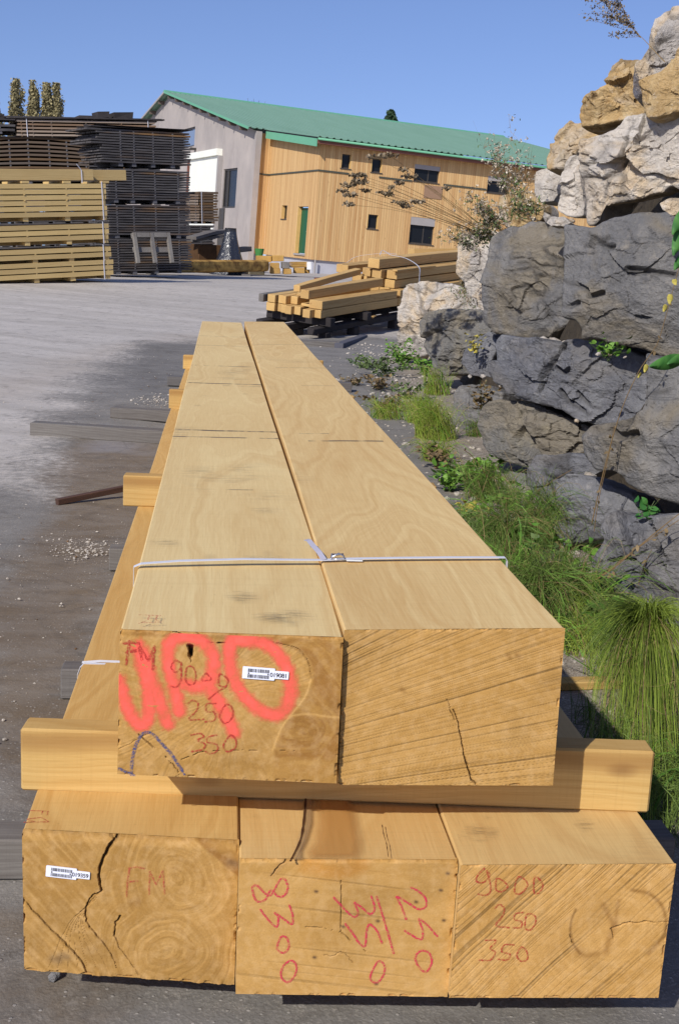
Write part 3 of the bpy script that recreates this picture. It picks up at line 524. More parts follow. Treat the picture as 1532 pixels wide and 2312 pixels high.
# ------------------------------------------------------------------ spacers, bearers, strap, tags round the big timbers
m_fresh=wood_mat('fresh_lumber',sr(212,182,124),sr(186,150,94),(.03,-.09),60,.05,rand=1,ys=1.2,stain=.2)
m_fresh_x=wood_mat('fresh_lumber_crosswise',sr(204,172,114),sr(180,144,86),(.02,-.07),120,.04,along='X',rand=1,stain=.15,band=(.098,.03,.6),knots=.5)
m_gray_x=wood_mat('weathered_bearer_wood',sr(128,124,122),sr(84,78,76),(.02,-.05),70,.04,along='X',rand=1,stain=.5)
m_gray=wood_mat('weathered_beam_wood',sr(150,146,142),sr(98,92,90),(.02,-.05),70,.04,rand=1,stain=.5)
def plank(name,label,cat,p0,p1,wd,ht,mat,grp=None,parent=None,bevel=.003,z0=None,lift=0.,tilt=0.,axis='X'):
    """a sawn piece from p0 to p1 (bottom centre line), local X along it"""
    p0=Vector(p0);p1=Vector(p1);d=p1-p0; L=d.length; u=d/L; v=Vector((0,0,1)).cross(u).normalized(); w_=u.cross(v)
    if tilt: q=Matrix.Rotation(tilt,3,u); v=q@v; w_=q@w_
    mt=Matrix(((u.x,v.x,w_.x,p0.x),(u.y,v.y,w_.y,p0.y),(u.z,v.z,w_.z,p0.z+lift),(0,0,0,1)))
    b=MB(); n=max(2,int(L/.5)+1); xs=[L*i/n for i in range(n+1)]; sec=[]
    for x in xs:
        j=.0018; sec.append([(x+random.uniform(-j,j) if 0<x<L else x,sy*wd/2+random.uniform(-j,j),z+random.uniform(-j,j)) for sy,z in ((-1,0),(1,0),(1,ht),(-1,ht))])
    k=0
    for s_ in sec: b.v+=s_
    for i in range(n):
        for q in range(4): b.f.append((i*4+q,i*4+(q+1)%4,(i+1)*4+(q+1)%4,(i+1)*4+q)); b.m.append(0)
    b.f+= [(3,2,1,0),(n*4,n*4+1,n*4+2,n*4+3)]; b.m+=[0,0]
    o=b.build(name,mat,parent,bevel=bevel,matrix=mt)
    if parent is None: tag(o,label,cat,grp)
    return o
GS='spacer timbers between the two layers of oak beams'
plank('spacer_timber','pale spacer timber on edge under the near ends of the two upper beams','spacer',(-.180,2.022,.3445),(.925,1.935,.3445),.056,.1150,m_fresh_x,GS,bevel=.004)
plank('spacer_timber','pale spacer block sticking out left at the middle of the beams','spacer',(-.205,4.475,.3445),(.97,4.44,.3445),.075,.1150,m_fresh_x,GS,bevel=.004)
plank('spacer_timber','far pale spacer timber just poking out behind the long grey bearer','spacer',(-.170,7.42,.3445),(.97,7.42,.3445),.08,.1150,m_fresh_x,GS,bevel=.004)
plank('spacer_timber','farthest pale spacer timber poking out near the far ends of the beams','spacer',(-.172,10.05,.3445),(.985,10.0,.3445),.08,.1150,m_fresh_x,GS,bevel=.004)
GB='weathered bearers lying under the beam stack'
for lb,x0,x1,y,wd,ht in (('grey bearer end poking out left under the nearest beams',-.62,1.15,2.345,.09,.091),('grey bearer block poking out left just beyond the small white strap',-.29,1.02,3.37,.085,.091),
    ('dark bearer block beside the white gravel spill, left of the stack',-.288,1.0,4.83,.09,.091),('longest grey bearer reaching far out left onto the asphalt',-1.145,1.31,8.40,.12,.091),
    ('grey bearer with a brown end behind the longest bearer',-.69,1.05,9.44,.13,.085),('grey bearer block at the far ends of the beams',-.385,1.44,11.95,.14,.09)):
    y1=y-(.5 if 'longest' in lb else .0)
    plank('bearer',lb,'bearer',(x0,y,.001),(x1,y1 if 'longest' in lb else y,.001),wd,ht,m_gray_x,GB,bevel=.004)
m_brownstick=wood_mat('wet_brown_wood',sr(96,70,58),sr(60,44,38),(.01,-.02),80,.03,along='X')
plank('wood_stick','thin dark brown wooden stick on the asphalt left of the beams','stick',(-.665,6.05,.002),(-.19,6.42,.05),.03,.03,m_brownstick,bevel=.002)
plank('thin_plank','thin tan plank lying on the ground right of the beams beside the weeping horsetail','plank',(1.0,3.45,.0),(1.43,3.49,.0),.05,.028,m_fresh_x)
# strap with buckle
M_strap=flatmat('white_polyester_strap',sr(206,206,212),.45,.05,40); M_steel=flatmat('galvanised_wire',sr(190,192,198),.28,.05,30,.9); M_card=flatmat('white_strap_label',sr(245,245,240),.6,.03,10)
def strip(b,pts,wdir,wd,th=.0008,m=0):
    wdir=Vector(wdir).normalized()*wd/2; P=[Vector(p) for p in pts]
    for i in range(len(P)-1):
        t=(P[i+1]-P[i]).normalized(); nrm=t.cross(wdir).normalized()*th/2
        q=lambda p:[p-wdir-nrm,p+wdir-nrm,p+wdir+nrm,p-wdir+nrm]
        b.hexa([tuple(a) for a in q(P[i])],[tuple(a) for a in q(P[i+1]+t*.0004)],m)
st=empty('strap',(.35,2.205,.71)); tag(st,'white plastic strap with wire buckle tied across the two upper beams','strap')
b=MB(); T=TOPZ; zr=float(BUR.q[1][2])-TOPZ; zq=float(BUR.q[0][2])-TOPZ
loop=[(-.003,2.168,T-.2555),(-.0035,2.168,T-.13),(-.003,2.168,T-.002),(.01,2.168,T+.004),(.08,2.177,T+.0085),(.2,2.193,T+.0105),(.30,2.206,T+.008),(.352,2.211,T+.0075),(.40,2.214,T+.006+zq*.9+zr*.1),(.5,2.216,T+.0065+zq*.6+zr*.4),(.6,2.217,T+.0065+zq*.3+zr*.7),(.705,2.217,T+.0060+zr),(.7095,2.217,T-.001+zr),(.7095,2.217,T-.13),(.7065,2.217,T-.2555),(.35,2.19,T-.2575),(-.003,2.168,T-.2555)]
strip(b,[(x-.35,y-2.205,z-T) for x,y,z in loop],(0,1,0),.013)
b.build('strap_band',M_strap,st)
b=MB(); tail=[(.352,2.209,T+.009),(.345,2.25,T+.014),(.337,2.29,T+.016),(.331,2.325,T+.018),(.327,2.345,T+.015)]
strip(b,[(x-.35,y-2.205,z-T) for x,y,z in tail],(1,.1,.25),.0105); b.build('loose_strap_end',flatmat('translucent_grey_strap',sr(176,172,182),.4,.05,30),st)
b=MB(); bx,by,bz=.019,.009,.010
def loopw(y0,y1,x0,x1,z,r=.0016): b.tube([(x0,y0,z),(x0+.003,y1,z+.003),(x1-.003,y1,z+.003),(x1,y0,z),(x0,y0,z)],r,6)
loopw(-.006+by,.022+by,bx-.003,bx+.024,bz); b.tube([(bx-.002,by-.004,bz+.003),(bx+.012,by+.006,bz+.009),(bx+.023,by+.002,bz+.004)],.0016,6); b.tube([(bx-.001,by+.012,bz+.002),(bx+.022,by+.014,bz+.006)],.0016,6)
b.build('buckle',M_steel,st,smooth=True)
b=MB(); b.box(.045,.076,-.001,.011,.0080,.0088); b.build('label_tab',M_card,st)
st=empty('strap',(-.1535,2.66,.343)); tag(st,'white strap around the left edge of the lower left beam','strap')
b=MB(); strip(b,[(-.0045,-.03,-.25),(-.0055,-.03,-.12),(-.006,-.028,-.012),(-.002,-.02,.0),(.006,0,.004),(.08,-.002,.0025),(.16,-.004,.002),(.25,-.004,.0018)],(0,1,0),.011)
b.build('strap_band',M_strap,st)
b=MB(); strip(b,[(.0,.005,.004),(.04,.010,.006),(.09,.012,.004)],(0,1,0.2),.009); b.build('strap_band',M_strap,st)
# barcode tags
M_tag=flatmat('white_tag_plastic',sr(228,230,240),.35,.02,20); M_ink=flatmat('black_ink',sr(44,42,52),.6,.02,20)
def barcode_tag(B,px,py,ang,digits):
    x,z=B.pt(px,py); ln=B.n; ny=-((x*ln[0]+z*ln[2])-(ln@(B.pc-B.org)))/ln[1]
    lt_,rt_=B.loc[0],B.loc[1]; ex=Vector(rt_-lt_).normalized(); ey=Vector(B.n); ey=ey if ey.y>0 else -ey; ez=ex.cross(ey).normalized(); ey=ez.cross(ex)
    root=empty('barcode_tag'); root.parent=B.o; root.matrix_local=Matrix(((ex.x,ey.x,ez.x,x-ey.x*.0022),(ex.y,ey.y,ez.y,ny-ey.y*.0022),(ex.z,ey.z,ez.z,z-ey.z*.0022),(0,0,0,1)))@Matrix.Rotation(math.radians(ang),4,'Y')
    def plate(x0,x1,z0,z1,r,b,y0=-.0009,y1=.0009):
        pts=[]
        for cx,cz,a0 in ((x1-r,z1-r,0),(x0+r,z1-r,90),(x0+r,z0+r,180),(x1-r,z0+r,270)):
            for k in range(4): a=math.radians(a0+k*30); pts.append((cx+r*math.cos(a),cz+r*math.sin(a)))
        n=len(pts); b.add([(p[0],y0,p[1]) for p in pts]+[(p[0],y1,p[1]) for p in pts],[tuple(range(n))]+[tuple(range(2*n-1,n-1,-1))]+[(i,(i+1)%n,n+(i+1)%n,n+i) for i in range(n)])
    b=MB(); plate(0,.0505,-.0195,0,.0014,b); plate(.047,.0722,-.0162,-.0035,.001,b,-.0008,.0008); b.build('tag_plate',M_tag,root)
    b=MB(); rs=random.Random(int(digits))
    for z0,z1 in ((-.0082,-.0027),(-.0175,-.0120)):
        rr=random.Random(int(digits)); x_=.0085
        while x_<.0425:
            w_=rr.choice([.0005,.0005,.0009,.0014]); b.box(x_,x_+w_,-.0013,-.0007,z0,z1); x_+=w_+rr.choice([.0005,.0007,.0011])
    for cx,cz in ((.0098,-.0102),(.0402,-.0102)):
        b.add([(cx+.0013*math.cos(a*.7854),-.0013,cz+.0013*math.sin(a*.7854)) for a in range(8)],[tuple(range(8))])
    b.build('barcode',M_ink,root)
    cu=bpy.data.curves.new('digits','FONT'); cu.body=digits; cu.size=.0098; cu.extrude=.0002; cu.space_character=.92
    t=bpy.data.objects.new('tmp',cu); COL.objects.link(t); me=bpy.data.meshes.new_from_object(t.evaluated_get(bpy.context.evaluated_depsgraph_get())); bpy.data.objects.remove(t)
    o=link('printed_digits',me,root,M_ink); o.rotation_euler=(math.pi/2,0,0); o.location=(.0428,-.0014,-.0134)
barcode_tag(BUL,548.5,1503,2.6,'019081'); barcode_tag(BLL,106,1952,4.0,'019359')

# orange heartwood band and crack on the top of the lower middle timber, grease crayon letters on the tops
def top_patch(B,name,pts,mat,z,edge=.012,parent=True):
    """a thin stained skin on a timber's top; pts are world x,y; soft alpha at its rim"""
    P=np.array(pts); lo=P.min(0)-.002; hi=P.max(0)+.002; xs=np.arange(lo[0],hi[0],.003); ys=np.arange(lo[1],hi[1],.004); Xg,Yg=np.meshgrid(xs,ys)
    q=np.vstack([P,P[:1]]); d,_=seg_dist(Xg,Yg,q,9.); ins=np.zeros(Xg.shape,bool)
    for a,b_ in zip(q[:-1],q[1:]):
        c=((a[1]>Yg)!=(b_[1]>Yg)); t=(b_[0]-a[0])*(Yg-a[1])/((b_[1]-a[1]) or 1e-9)+a[0]; ins^=c&(Xg<t)
    a=np.clip(np.where(ins,d,0)/edge,0,1).ravel(); nx,nz=len(xs),len(ys); i=(np.arange(nz-1)[:,None]*nx+np.arange(nx-1)[None,:]); Fq=np.stack([i,i+1,i+nx+1,i+nx],-1).reshape(-1,4); Fq=Fq[a[Fq].max(1)>0]
    us,inv=np.unique(Fq,return_inverse=True); V=np.c_[Xg.ravel()-B.org[0],Yg.ravel()-B.org[1],np.full(Xg.size,z-B.org[2])][us]
    me=npmesh(name,V,inv.reshape(-1,4)); setattr_f(me,'a',a[us]); return link(name,me,B.o,mat)
z1=TOPZ-.25-.1166; f=lambda px,py,z=z1+.001: hz(px,py,z)[:2]
mh=NT('orange_heartwood'); o_=mh.obj(); nn=mh.noise(mh.scale(o_,(60,4,60)),1.,4,.6); mh.col(mh.mix(nn,sr(206,158,92),sr(176,126,64))); mh.put(mh.b.inputs['Alpha'],mh.mth('MULTIPLY',mh.attr('a'),.72)); mh.rough(.7)
top_patch(BLM,'heartwood_stain',[f(690,1944),f(682,1925),f(700,1900),f(706,1850),f(700,1800),f(800,1803),f(812,1850),f(822,1900),f(822,1925),f(812,1944)],mh.m,z1+.0035,.022)
mg=NT('greyish_heart_edge'); mg.col(sr(172,142,100)); mg.put(mg.b.inputs['Alpha'],mg.mth('MULTIPLY',mg.attr('a'),.75)); mg.rough(.8)
top_patch(BLM,'bark_pocket_edge',[f(655,1944),f(668,1900),f(680,1860),f(682,1800),f(706,1800),f(706,1860),f(694,1900),f(682,1925),f(684,1944)],mg.m,z1+.0030,.006)
def top_line(B,name,pts,z,wd,mat,amp=.3):
    P=catmull([f(*q,z)[:2] for q in pts],6) if len(pts)>2 else np.array([f(*q,z)[:2] for q in pts]); V=[];Fq=[]
    for i,p in enumerate(P):
        t=P[min(i+1,len(P)-1)]-P[max(i-1,0)]; t/=np.linalg.norm(t)+1e-9; n_=np.array([-t[1],t[0]]); h=wd/2*(1+amp*random.uniform(-1,1))
        for s_ in (1,-1): V.append((p[0]+n_[0]*h*s_-B.org[0],p[1]+n_[1]*h*s_-B.org[1],z-B.org[2]))
        if i: k=2*i; Fq.append((k-2,k-1,k+1,k))
    me=bpy.data.meshes.new(name); me.from_pydata(V,[],Fq); return link(name,me,B.o,mat)
M_crk=flatmat('dark_crack_wood',sr(74,46,24),.9,.2,40)
top_line(BLM,'crack',[(690,1800),(686,1850),(678,1895),(660,1935),(655,1945)],z1+.005,.0035,M_crk,.4)
top_line(BLM,'crack',[(862,1862),(866,1885),(872,1905),(876,1935)],z1+.005,.0012,M_crk,.6)
M_cr2=NT('faint_red_crayon'); _n=M_cr2.noise(M_cr2.scale(M_cr2.obj(),(300,300,300)),1.,3,.7); M_cr2.col(sr(186,84,66)); M_cr2.put(M_cr2.b.inputs['Alpha'],M_cr2.ramp(_n,[(.42,.1),(.6,.85)])); M_cr2=M_cr2.m
for B_,z_,lst in ((BUL,TOPZ+.0028,[[(312,1388),(364,1390)],[(338,1389),(334,1400)],[(356,1390),(352,1398),(358,1402)],[(312,1408),(330,1402),(320,1406),(366,1404)]]),
                  (BLL,z1+.003,[z7([(125,440),(212,443)]),z7([(186,441),(180,458)]),z7([(208,443),(204,462)]),z7([(102,492),(150,488),(118,478),(178,470)]),z7([(178,470),(212,488)]),z7([(104,490),(212,489)])])):
    for l_ in lst: top_line(B_,'crayon_mark',l_,z_,.0026,M_cr2)
M_dirt=NT('dirty_boot_smudge'); _n=M_dirt.noise(M_dirt.scale(M_dirt.obj(),(30,300,30)),1.,4,.7); M_dirt.col(sr(78,66,58)); M_dirt.put(M_dirt.b.inputs['Alpha'],M_dirt.mth('MULTIPLY',M_dirt.attr('a'),M_dirt.ramp(_n,[(.45,0.),(.62,.6)]))); M_dirt=M_dirt.m
for B_,z_,(cx,cy),(rx,ry) in ((BUL,TOPZ+.0026,(640,1392),(75,20)),(BUL,TOPZ+.0026,(545,1345),(50,16)),(BUL,TOPZ+.0026,(590,1258),(60,8)),(BUL,TOPZ+.0026,(370,1222),(50,8)),(BUL,TOPZ+.0026,(600,1150),(45,6)),(BLR,z1+.0028,(1320,1862),(32,20)),(BLR,z1+.0028,(1085,1880),(60,22)),(BLR,z1+.0028,(1100,1846),(16,8)),(BLL,z1+.0028,(425,1815),(14,8)),(BLM,z1+.0033,(575,1842),(10,8)),
    (BUR,TOPZ+.003,(1000,1160),(70,8)),(BUR,TOPZ+.003,(940,1235),(40,12))):
    top_patch(B_,'dirt_smudge',[f(cx+rx*math.cos(a)*random.uniform(.75,1.1),cy+ry*math.sin(a)*random.uniform(.75,1.1),z_) for a in np.linspace(0,2*math.pi,12)[:-1]],M_dirt,z_,.03)

# ------------------------------------------------------------------ the lumber pile on the dark skids beside the rocks
u=ray(2405,439); v=ray(-4230,-87); w_=np.cross(u,v); w_/=np.linalg.norm(w_); v=np.cross(w_,u); FP=Fr(hy(723.2,719.5,18.5),u,v,w_)
m_pile=wood_mat('pile_lumber',sr(210,178,122),sr(178,140,88),(.03,-.06),70,.04,along='X',rand=1,stain=.5,knots=.5); m_black=flatmat('blackened_skid_wood',sr(48,44,44),.85,.3,8.,bump=.3)
def pile_beam(label,u0,u1,v0,v1,w0,h,pitch=0.,yaw=0.,name='squared_timber',mat=None,grp='squared timbers of the roadside pile'):
    b=MB(); n=5; L=u1-u0; V=[]
    for i in range(n+1):
        x=L*i/n; V+=[(x,q*(v1-v0)/2+random.uniform(-.002,.002),z+random.uniform(-.002,.002)+.006*math.sin(3*i/n)) for q,z in ((-1,0),(1,0),(1,h),(-1,h))]
    b.v=V
    for i in range(n):
        for q in range(4): b.f.append((i*4+q,i*4+(q+1)%4,(i+1)*4+(q+1)%4,(i+1)*4+q)); b.m.append(0)
    b.f+=[(3,2,1,0),(n*4,n*4+1,n*4+2,n*4+3)]; b.m+=[0,0]
    mt=FP.matrix()@Matrix.Translation((u0,(v0+v1)/2,w0))@Matrix.Rotation(yaw,4,'Z')@Matrix.Rotation(-pitch,4,'Y')
    o=b.build(name,mat or m_pile,None,bevel=.006,matrix=mt); return tag(o,label,'timber',grp)
od=['first','second','third','fourth','fifth','sixth','seventh']
for i,(a,c,j) in enumerate([(0,.115,0),(.12,.25,-.13),(.37,.485,.0),(.49,.60,-.08),(.62,.715,-.02),(.72,.81,.03),(.83,.985,-.03)]):
    pile_beam(f'{od[i]} squared timber from the right in the bottom row of pale ends',j,j+2.5+.05*random.random(),a,c,0,.125)
for i,(a,c,j,h) in enumerate([(0,.235,.02,.128),(.53,.655,.15,.12),(.66,.80,.02,.125),(.83,.97,-.03,.125)]):
    pile_beam(f'{od[i]} timber from the right in the second row of the pile, front half',j,2.48,a,c,.132,h)
pile_beam('short dark-ended timber stub at the left edge of the second row',-.1,1.2,1.0,1.09,.132,.12,mat=m_gray_x)
pile_beam('pale plank lying loose in the gap of the second row',.1,1.9,.27,.43,.134,.04)
pile_beam('slightly raised timber lying on top of the front half of the pile',.0,2.35,.24,.39,.262,.135,.022,-.01)
pile_beam('thin timber slanting upward across the back of the front half',.35,2.4,.62,.74,.30,.10,.075,.03)
pile_beam('flat board leaning beneath the slanting timber',.2,2.2,.48,.58,.262,.05,.03,.05)
for r_ in range(2):
    for i,(a,c) in enumerate([(0,.2),(.22,.42),(.44,.6),(.62,.8),(.82,1.0)]):
        pile_beam(f'{od[i]} timber from the right in the {od[r_]} layer of the rear half of the pile',2.56+.02*i+.03*r_,5.6,a,c,.132*r_,.128)
for i,(a,c,j) in enumerate([(.14,.33,0),(.36,.55,.1),(.58,.78,.05),(.8,.98,0.)]): pile_beam(f'{od[i]} timber from the right in the third layer of the rear half',2.62+j,5.9,a,c,.270,.135)
for i,(a,c,j) in enumerate([(.10,.30,0),(.34,.52,-.12),(.56,.72,-.1),(.98,1.10,-.15),(1.12,1.24,-.1)]): pile_beam(f'{od[i]} timber from the right in the fourth layer of the rear half',2.6+j,6.2,a,c,.428,.14)
pile_beam('topmost broad timber with a dark end on the rear half of the pile',2.42,6.6,.36,.58,.588,.16)
pile_beam('thin pale strip lying beside the topmost timber',2.5,4.,.05,.14,.572,.03)
for i,(uu,vv,ww) in enumerate([(2.35,.1,.27),(2.75,.2,.41),(2.2,.5,.26)]): pile_beam(['small wood offcut on the front half of the pile','small wood offcut wedged under the fourth layer','chip of wood beside the raised timber'][i],uu,uu+.14,vv,vv+.08,ww,.03,0,.5,'offcut',grp='offcuts on the pile')
sk=empty('skid_frame',matrix=FP.matrix()); tag(sk,'blackened wooden skid frame under the pale lumber pile','skid')
for (a,c,d_,e,z0,zz) in ((.15,.30,-.1,1.1,-.14,-.004),(1.3,1.45,-.1,1.1,-.14,-.004),(3.0,3.15,-.1,1.1,-.14,-.004),(4.6,4.75,-.1,1.1,-.14,-.004)):
    MB().box(a,c,d_,e,z0,zz,j=.008).build('cross_bearer',m_black,sk,bevel=.008)
for v0,v1 in ((.02,.14),(.5,.62),(.96,1.08)): MB().box(-.15,5.4,v0,v1,-.24,-.145,j=.01).build('runner',m_black,sk,bevel=.01)
for uu in (.2,1.1,2.5,3.9,5.2):
    for v0 in (.0,.5,.94): MB().box(uu,uu+.16,v0,v0+.15,-.40,-.243,j=.006).build('foot_block',m_black,sk,bevel=.01)
pile_beam('pale scrap of wood lying on the black skid frame',1.55,1.8,-.08,-.02,-.12,.025,0,.3,'offcut',grp='offcuts on the pile')
b=MB(); M=FP.matrix(); sp=[(2.62,1.1,.60),(2.7,.95,.72),(3.0,.6,.80),(3.1,.5,.775),(3.2,.25,.74),(3.25,.02,.62),(3.25,-.01,.45),(3.25,-.02,.2),(3.25,-.02,.0)]
strip(b,[tuple(M@Vector(p)) for p in catmull(sp,4)],tuple(u),.03,.003); strip(b,[tuple(M@Vector(p)) for p in catmull([(2.9,.62,.77),(3.05,.66,.84),(3.15,.6,.80),(3.3,.5,.78)],4)],tuple(u),.03,.003)
o=b.build('strap',M_strap); tag(o,'white strap arching loosely over the rear of the lumber pile','strap')
# planks behind the pile under the window
for i,(x0,x1,y0,y1,yy) in enumerate([(927,1075,562,578,30),(925,1078,581,592,29.5)]):
    for k in range(3):
        a=hy(x0,y1,yy+k*.35);c=hy(x1+30,y1-2,yy+k*.35+.9); plank('stored_timber',f'{od[k]} pale timber from the front in the {"upper" if i==0 else "lower"} row below the ground floor window','timber',a,c,.3,(y1-y0)/2701*yy,m_pile,'timbers stored below the window')
sb=hg(926,600); 
for k in range(3): p_=hy(940+60*k,593,30.3); q=plank('support_block',f'{od[k]} block from the left under the timbers below the window','block',(p_[0],p_[1],gz(30.3)),(p_[0],p_[1]+.9,gz(30.3)),.25,max(.1,p_[2]-gz(30.3)-.01),m_gray_x,'blocks below the window')
# loose pieces on the ground behind the beams
a=hz(655,787,.02);c=hz(765,791,.02); plank('grey_timber','short grey weathered timber lying crosswise behind the beams','timber',(a[0],a[1]+.1,.01),(c[0],c[1]+.1,.015),.2,.125,m_gray_x)
a=hz(640,762,.0);c=hz(700,757,.0); plank('lath','thin pale lath on the ground in front of the skid frame','lath',(a[0],a[1],.04),(c[0],c[1],.05),.12,.02,m_fresh_x)
a=hz(770,797,.0);c=hz(822,777,.0); plank('dark_timber','short charcoal square timber pointing toward the pile','timber',(a[0]-.03,a[1]+.1,.008),(c[0],c[1]+.15,.02),.13,.12,flatmat('charcoal_wood',sr(84,84,92),.8,.2,9,bump=.2),bevel=.006)

# ------------------------------------------------------------------ board stacks on the left
m_lt=wood_mat('stacked_larch_board',sr(208,182,130),sr(182,154,104),(.05,-.3),40,.05,along='X',rand=1,stain=.1)
m_wd=NT('weathered_grey_board'); o_=m_wd.obj(); r_=m_wd.rnd(); n_=m_wd.noise(m_wd.scale(o_,(1.4,9,30)),1.,5,.6)
_b=m_wd.mix(m_wd.ramp(n_,[(.3,0.),(.7,1.)]),sr(44,42,44),sr(104,100,98)); _b=m_wd.mix(m_wd.mth('MULTIPLY',m_wd.ramp(m_wd.noise(m_wd.scale(o_,(.5,1,3)),1.,3,.5),[(.5,0.),(.65,1.)]),m_wd.ramp(r_,[(.25,0.),(1.,.8)])),_b,sr(150,112,66))
_b=m_wd.mix(m_wd.ramp(r_,[(0.,.0),(.5,.45),(1.,.0)]),_b,sr(60,56,58)); m_wd.col(_b); m_wd.rough(.9); m_wd=m_wd.m
m_wd2=NT('brown_weathered_board'); o_=m_wd2.obj(); r_=m_wd2.rnd(); n_=m_wd2.noise(m_wd2.scale(o_,(1.4,9,30)),1.,5,.6)
m_wd2.col(m_wd2.mix(r_,m_wd2.mix(n_,sr(70,50,32),sr(124,96,62)),m_wd2.mix(n_,sr(62,56,54),sr(112,102,92)))); m_wd2.rough(.9); m_wd2=m_wd2.m
m_wd3=NT('pale_grey_board'); o_=m_wd3.obj(); r_=m_wd3.rnd(); n_=m_wd3.noise(m_wd3.scale(o_,(1.4,9,30)),1.,5,.6)
m_wd3.col(m_wd3.mix(r_,m_wd3.mix(n_,sr(120,108,98),sr(190,170,148)),m_wd3.mix(n_,sr(92,76,64),sr(150,120,92)))); m_wd3.rough(.9); m_wd3=m_wd3.m
m_stk=flatmat('grey_sticker_wood',sr(92,91,94),.9,.2,20); m_dkwood=flatmat('dark_stack_wood',sr(58,54,54),.9,.3,6)
def pack(label,F,u0,u1,w0,w1,depth,pitch,th,mat,stk,jut=.0,sag=0.,gapm=None,strap=None,top=None,group=None,ragr=0.03,nb=4,name='board_pack'):
    """one strapped or stacked pack: board layers, stickers between them"""
    root=empty(name,matrix=F.matrix()@Matrix.Translation((u0,0,w0))); tag(root,label,'board stack',group); L=u1-u0
    n=max(1,int(round((w1-w0-.08)/pitch))); 
    MBb=[MB() for _ in stk]
    for q,sx in enumerate(stk): MBb[q].box(sx-.06,sx+.06,.02,depth,0,.085,j=.004)
    for k in range(n):
        z=.09+k*pitch; b=MB(); s_=sag*(k/n); x0=-jut*abs(n3(k*.9,1.3,u0))*1.6-random.uniform(0,ragr); x1=L+random.uniform(-ragr,ragr)
        bw=depth/nb; off=random.uniform(-.012,.012)
        for y in range(nb):
            y0=y*bw+(off if y==0 else .01); m_=6; vs=[]
            for i in range(m_+1):
                x=x0+(x1-x0)*i/m_+(random.uniform(-.02,.02) if i in (0,m_) and y else 0); dz=s_*math.sin(math.pi*i/m_)+.004*n3(i*.8,k*1.7,y+u0)
                vs+=[(x,y0,z+dz),(x,y0+bw-.015,z+dz),(x,y0+bw-.015,z+th+dz),(x,y0,z+th+dz)]
            b.add(vs,[(i*4+q,i*4+(q+1)%4,i*4+4+(q+1)%4,i*4+4+q) for i in range(m_) for q in range(4)]+[(3,2,1,0),(m_*4,m_*4+1,m_*4+2,m_*4+3)])
        b.build('board_layer',mat,root)
        if k<n-1:
            for q,sx in enumerate(stk):
                i=sx/L; dz=s_*math.sin(math.pi*max(0,min(1,i))); MBb[q].box(sx-.017,sx+.017,-.006,depth,z+th+dz,z+pitch+dz,j=.002)
    MB().box(.02,L-.02,depth*.4,depth*.5,.002,.083).build('light_stop_batten',mat,root)  # unseen batten added to keep light from coming through the bearer gap
    for q in range(len(stk)): MBb[q].build('sticker',gapm or m_stk,root)
    if strap is not None: 
        for sx in strap: MB().box(sx-.012,sx+.012,-.022,-.018,-.01,w1-w0+.01).build('strap',M_strap,root)
    if top: top(root,L,w1-w0)
    return root
F=frame_vp((4200,405),250,628,28.7); g=lambda px,py:F.at(px,py,1,0)
L0=g(-60,600)[0]-.3; zt=[(g(200,a)[2],g(200,c)[2]) for a,c in ((632,592),(590,554),(550,502),(497,411))]
for i,(a,c) in enumerate(zt):
    st0=[g(x,500)[0]-L0 for x in ((75,158) if i<2 else (60,155))]+[g(238,500)[0]-L0]
    pack(f'{od[i]} pale board pack from the ground in the left roadside stack',F,L0,g((250,247,244,243)[i],500)[0],a,c,1.1,.122,.099,m_lt,st0+[.3],strap=[g((228,229,231,234)[i],500)[0]-L0],group='pale board packs in the left stack',gapm=m_lt,ragr=.015,name='pale_board_pack')
zt_=g(100,411)[2]
tb=g(100,409)[2]; 
for i,(x0,x1,v0,lb) in enumerate(((-60,212,0.02,'long squared beam laid along the front of the pale stack top'),(-60,286,.32,'longer squared beam overhanging right on the pale stack top'))):
    a=F.at(x0,409,1,v0); c=F.at(x1,407,1,v0); mt=F.matrix()@Matrix.Translation((a[0],v0,tb+.02)); L=c[0]-a[0]
    b=MB(); b.box(0,L,0,.26,0,g(100,384)[2]-tb,j=.003); o=b.build('long_beam',m_lt,None,bevel=.005,matrix=mt); tag(o,lb,'beam')
for i,px in enumerate((57,151,238)):
    a=F.at(px,409,1,0); b=MB(); b.box(-.09,.09,-.01,1.,-.03,.02,j=.002); o=b.build('bearer_block',m_lt,None,matrix=F.matrix()@Matrix.Translation((a[0],0,tb-.015))); tag(o,f'{od[i]} small pale bearer from the left under the long beams','bearer','bearers under the long beams')
a=F.at(183,384,1,.02); M=F.matrix(); b=MB(); strip(b,[tuple(M@Vector((a[0],.0,a[2]-.28))),tuple(M@Vector((a[0],.0,a[2]))),tuple(M@Vector((a[0]-.13,-.04,a[2]+.13)))],tuple(F.M[0]),.025,.003); tag(b.build('strap',M_strap),'loose white strap end sticking up from the long beams','strap')
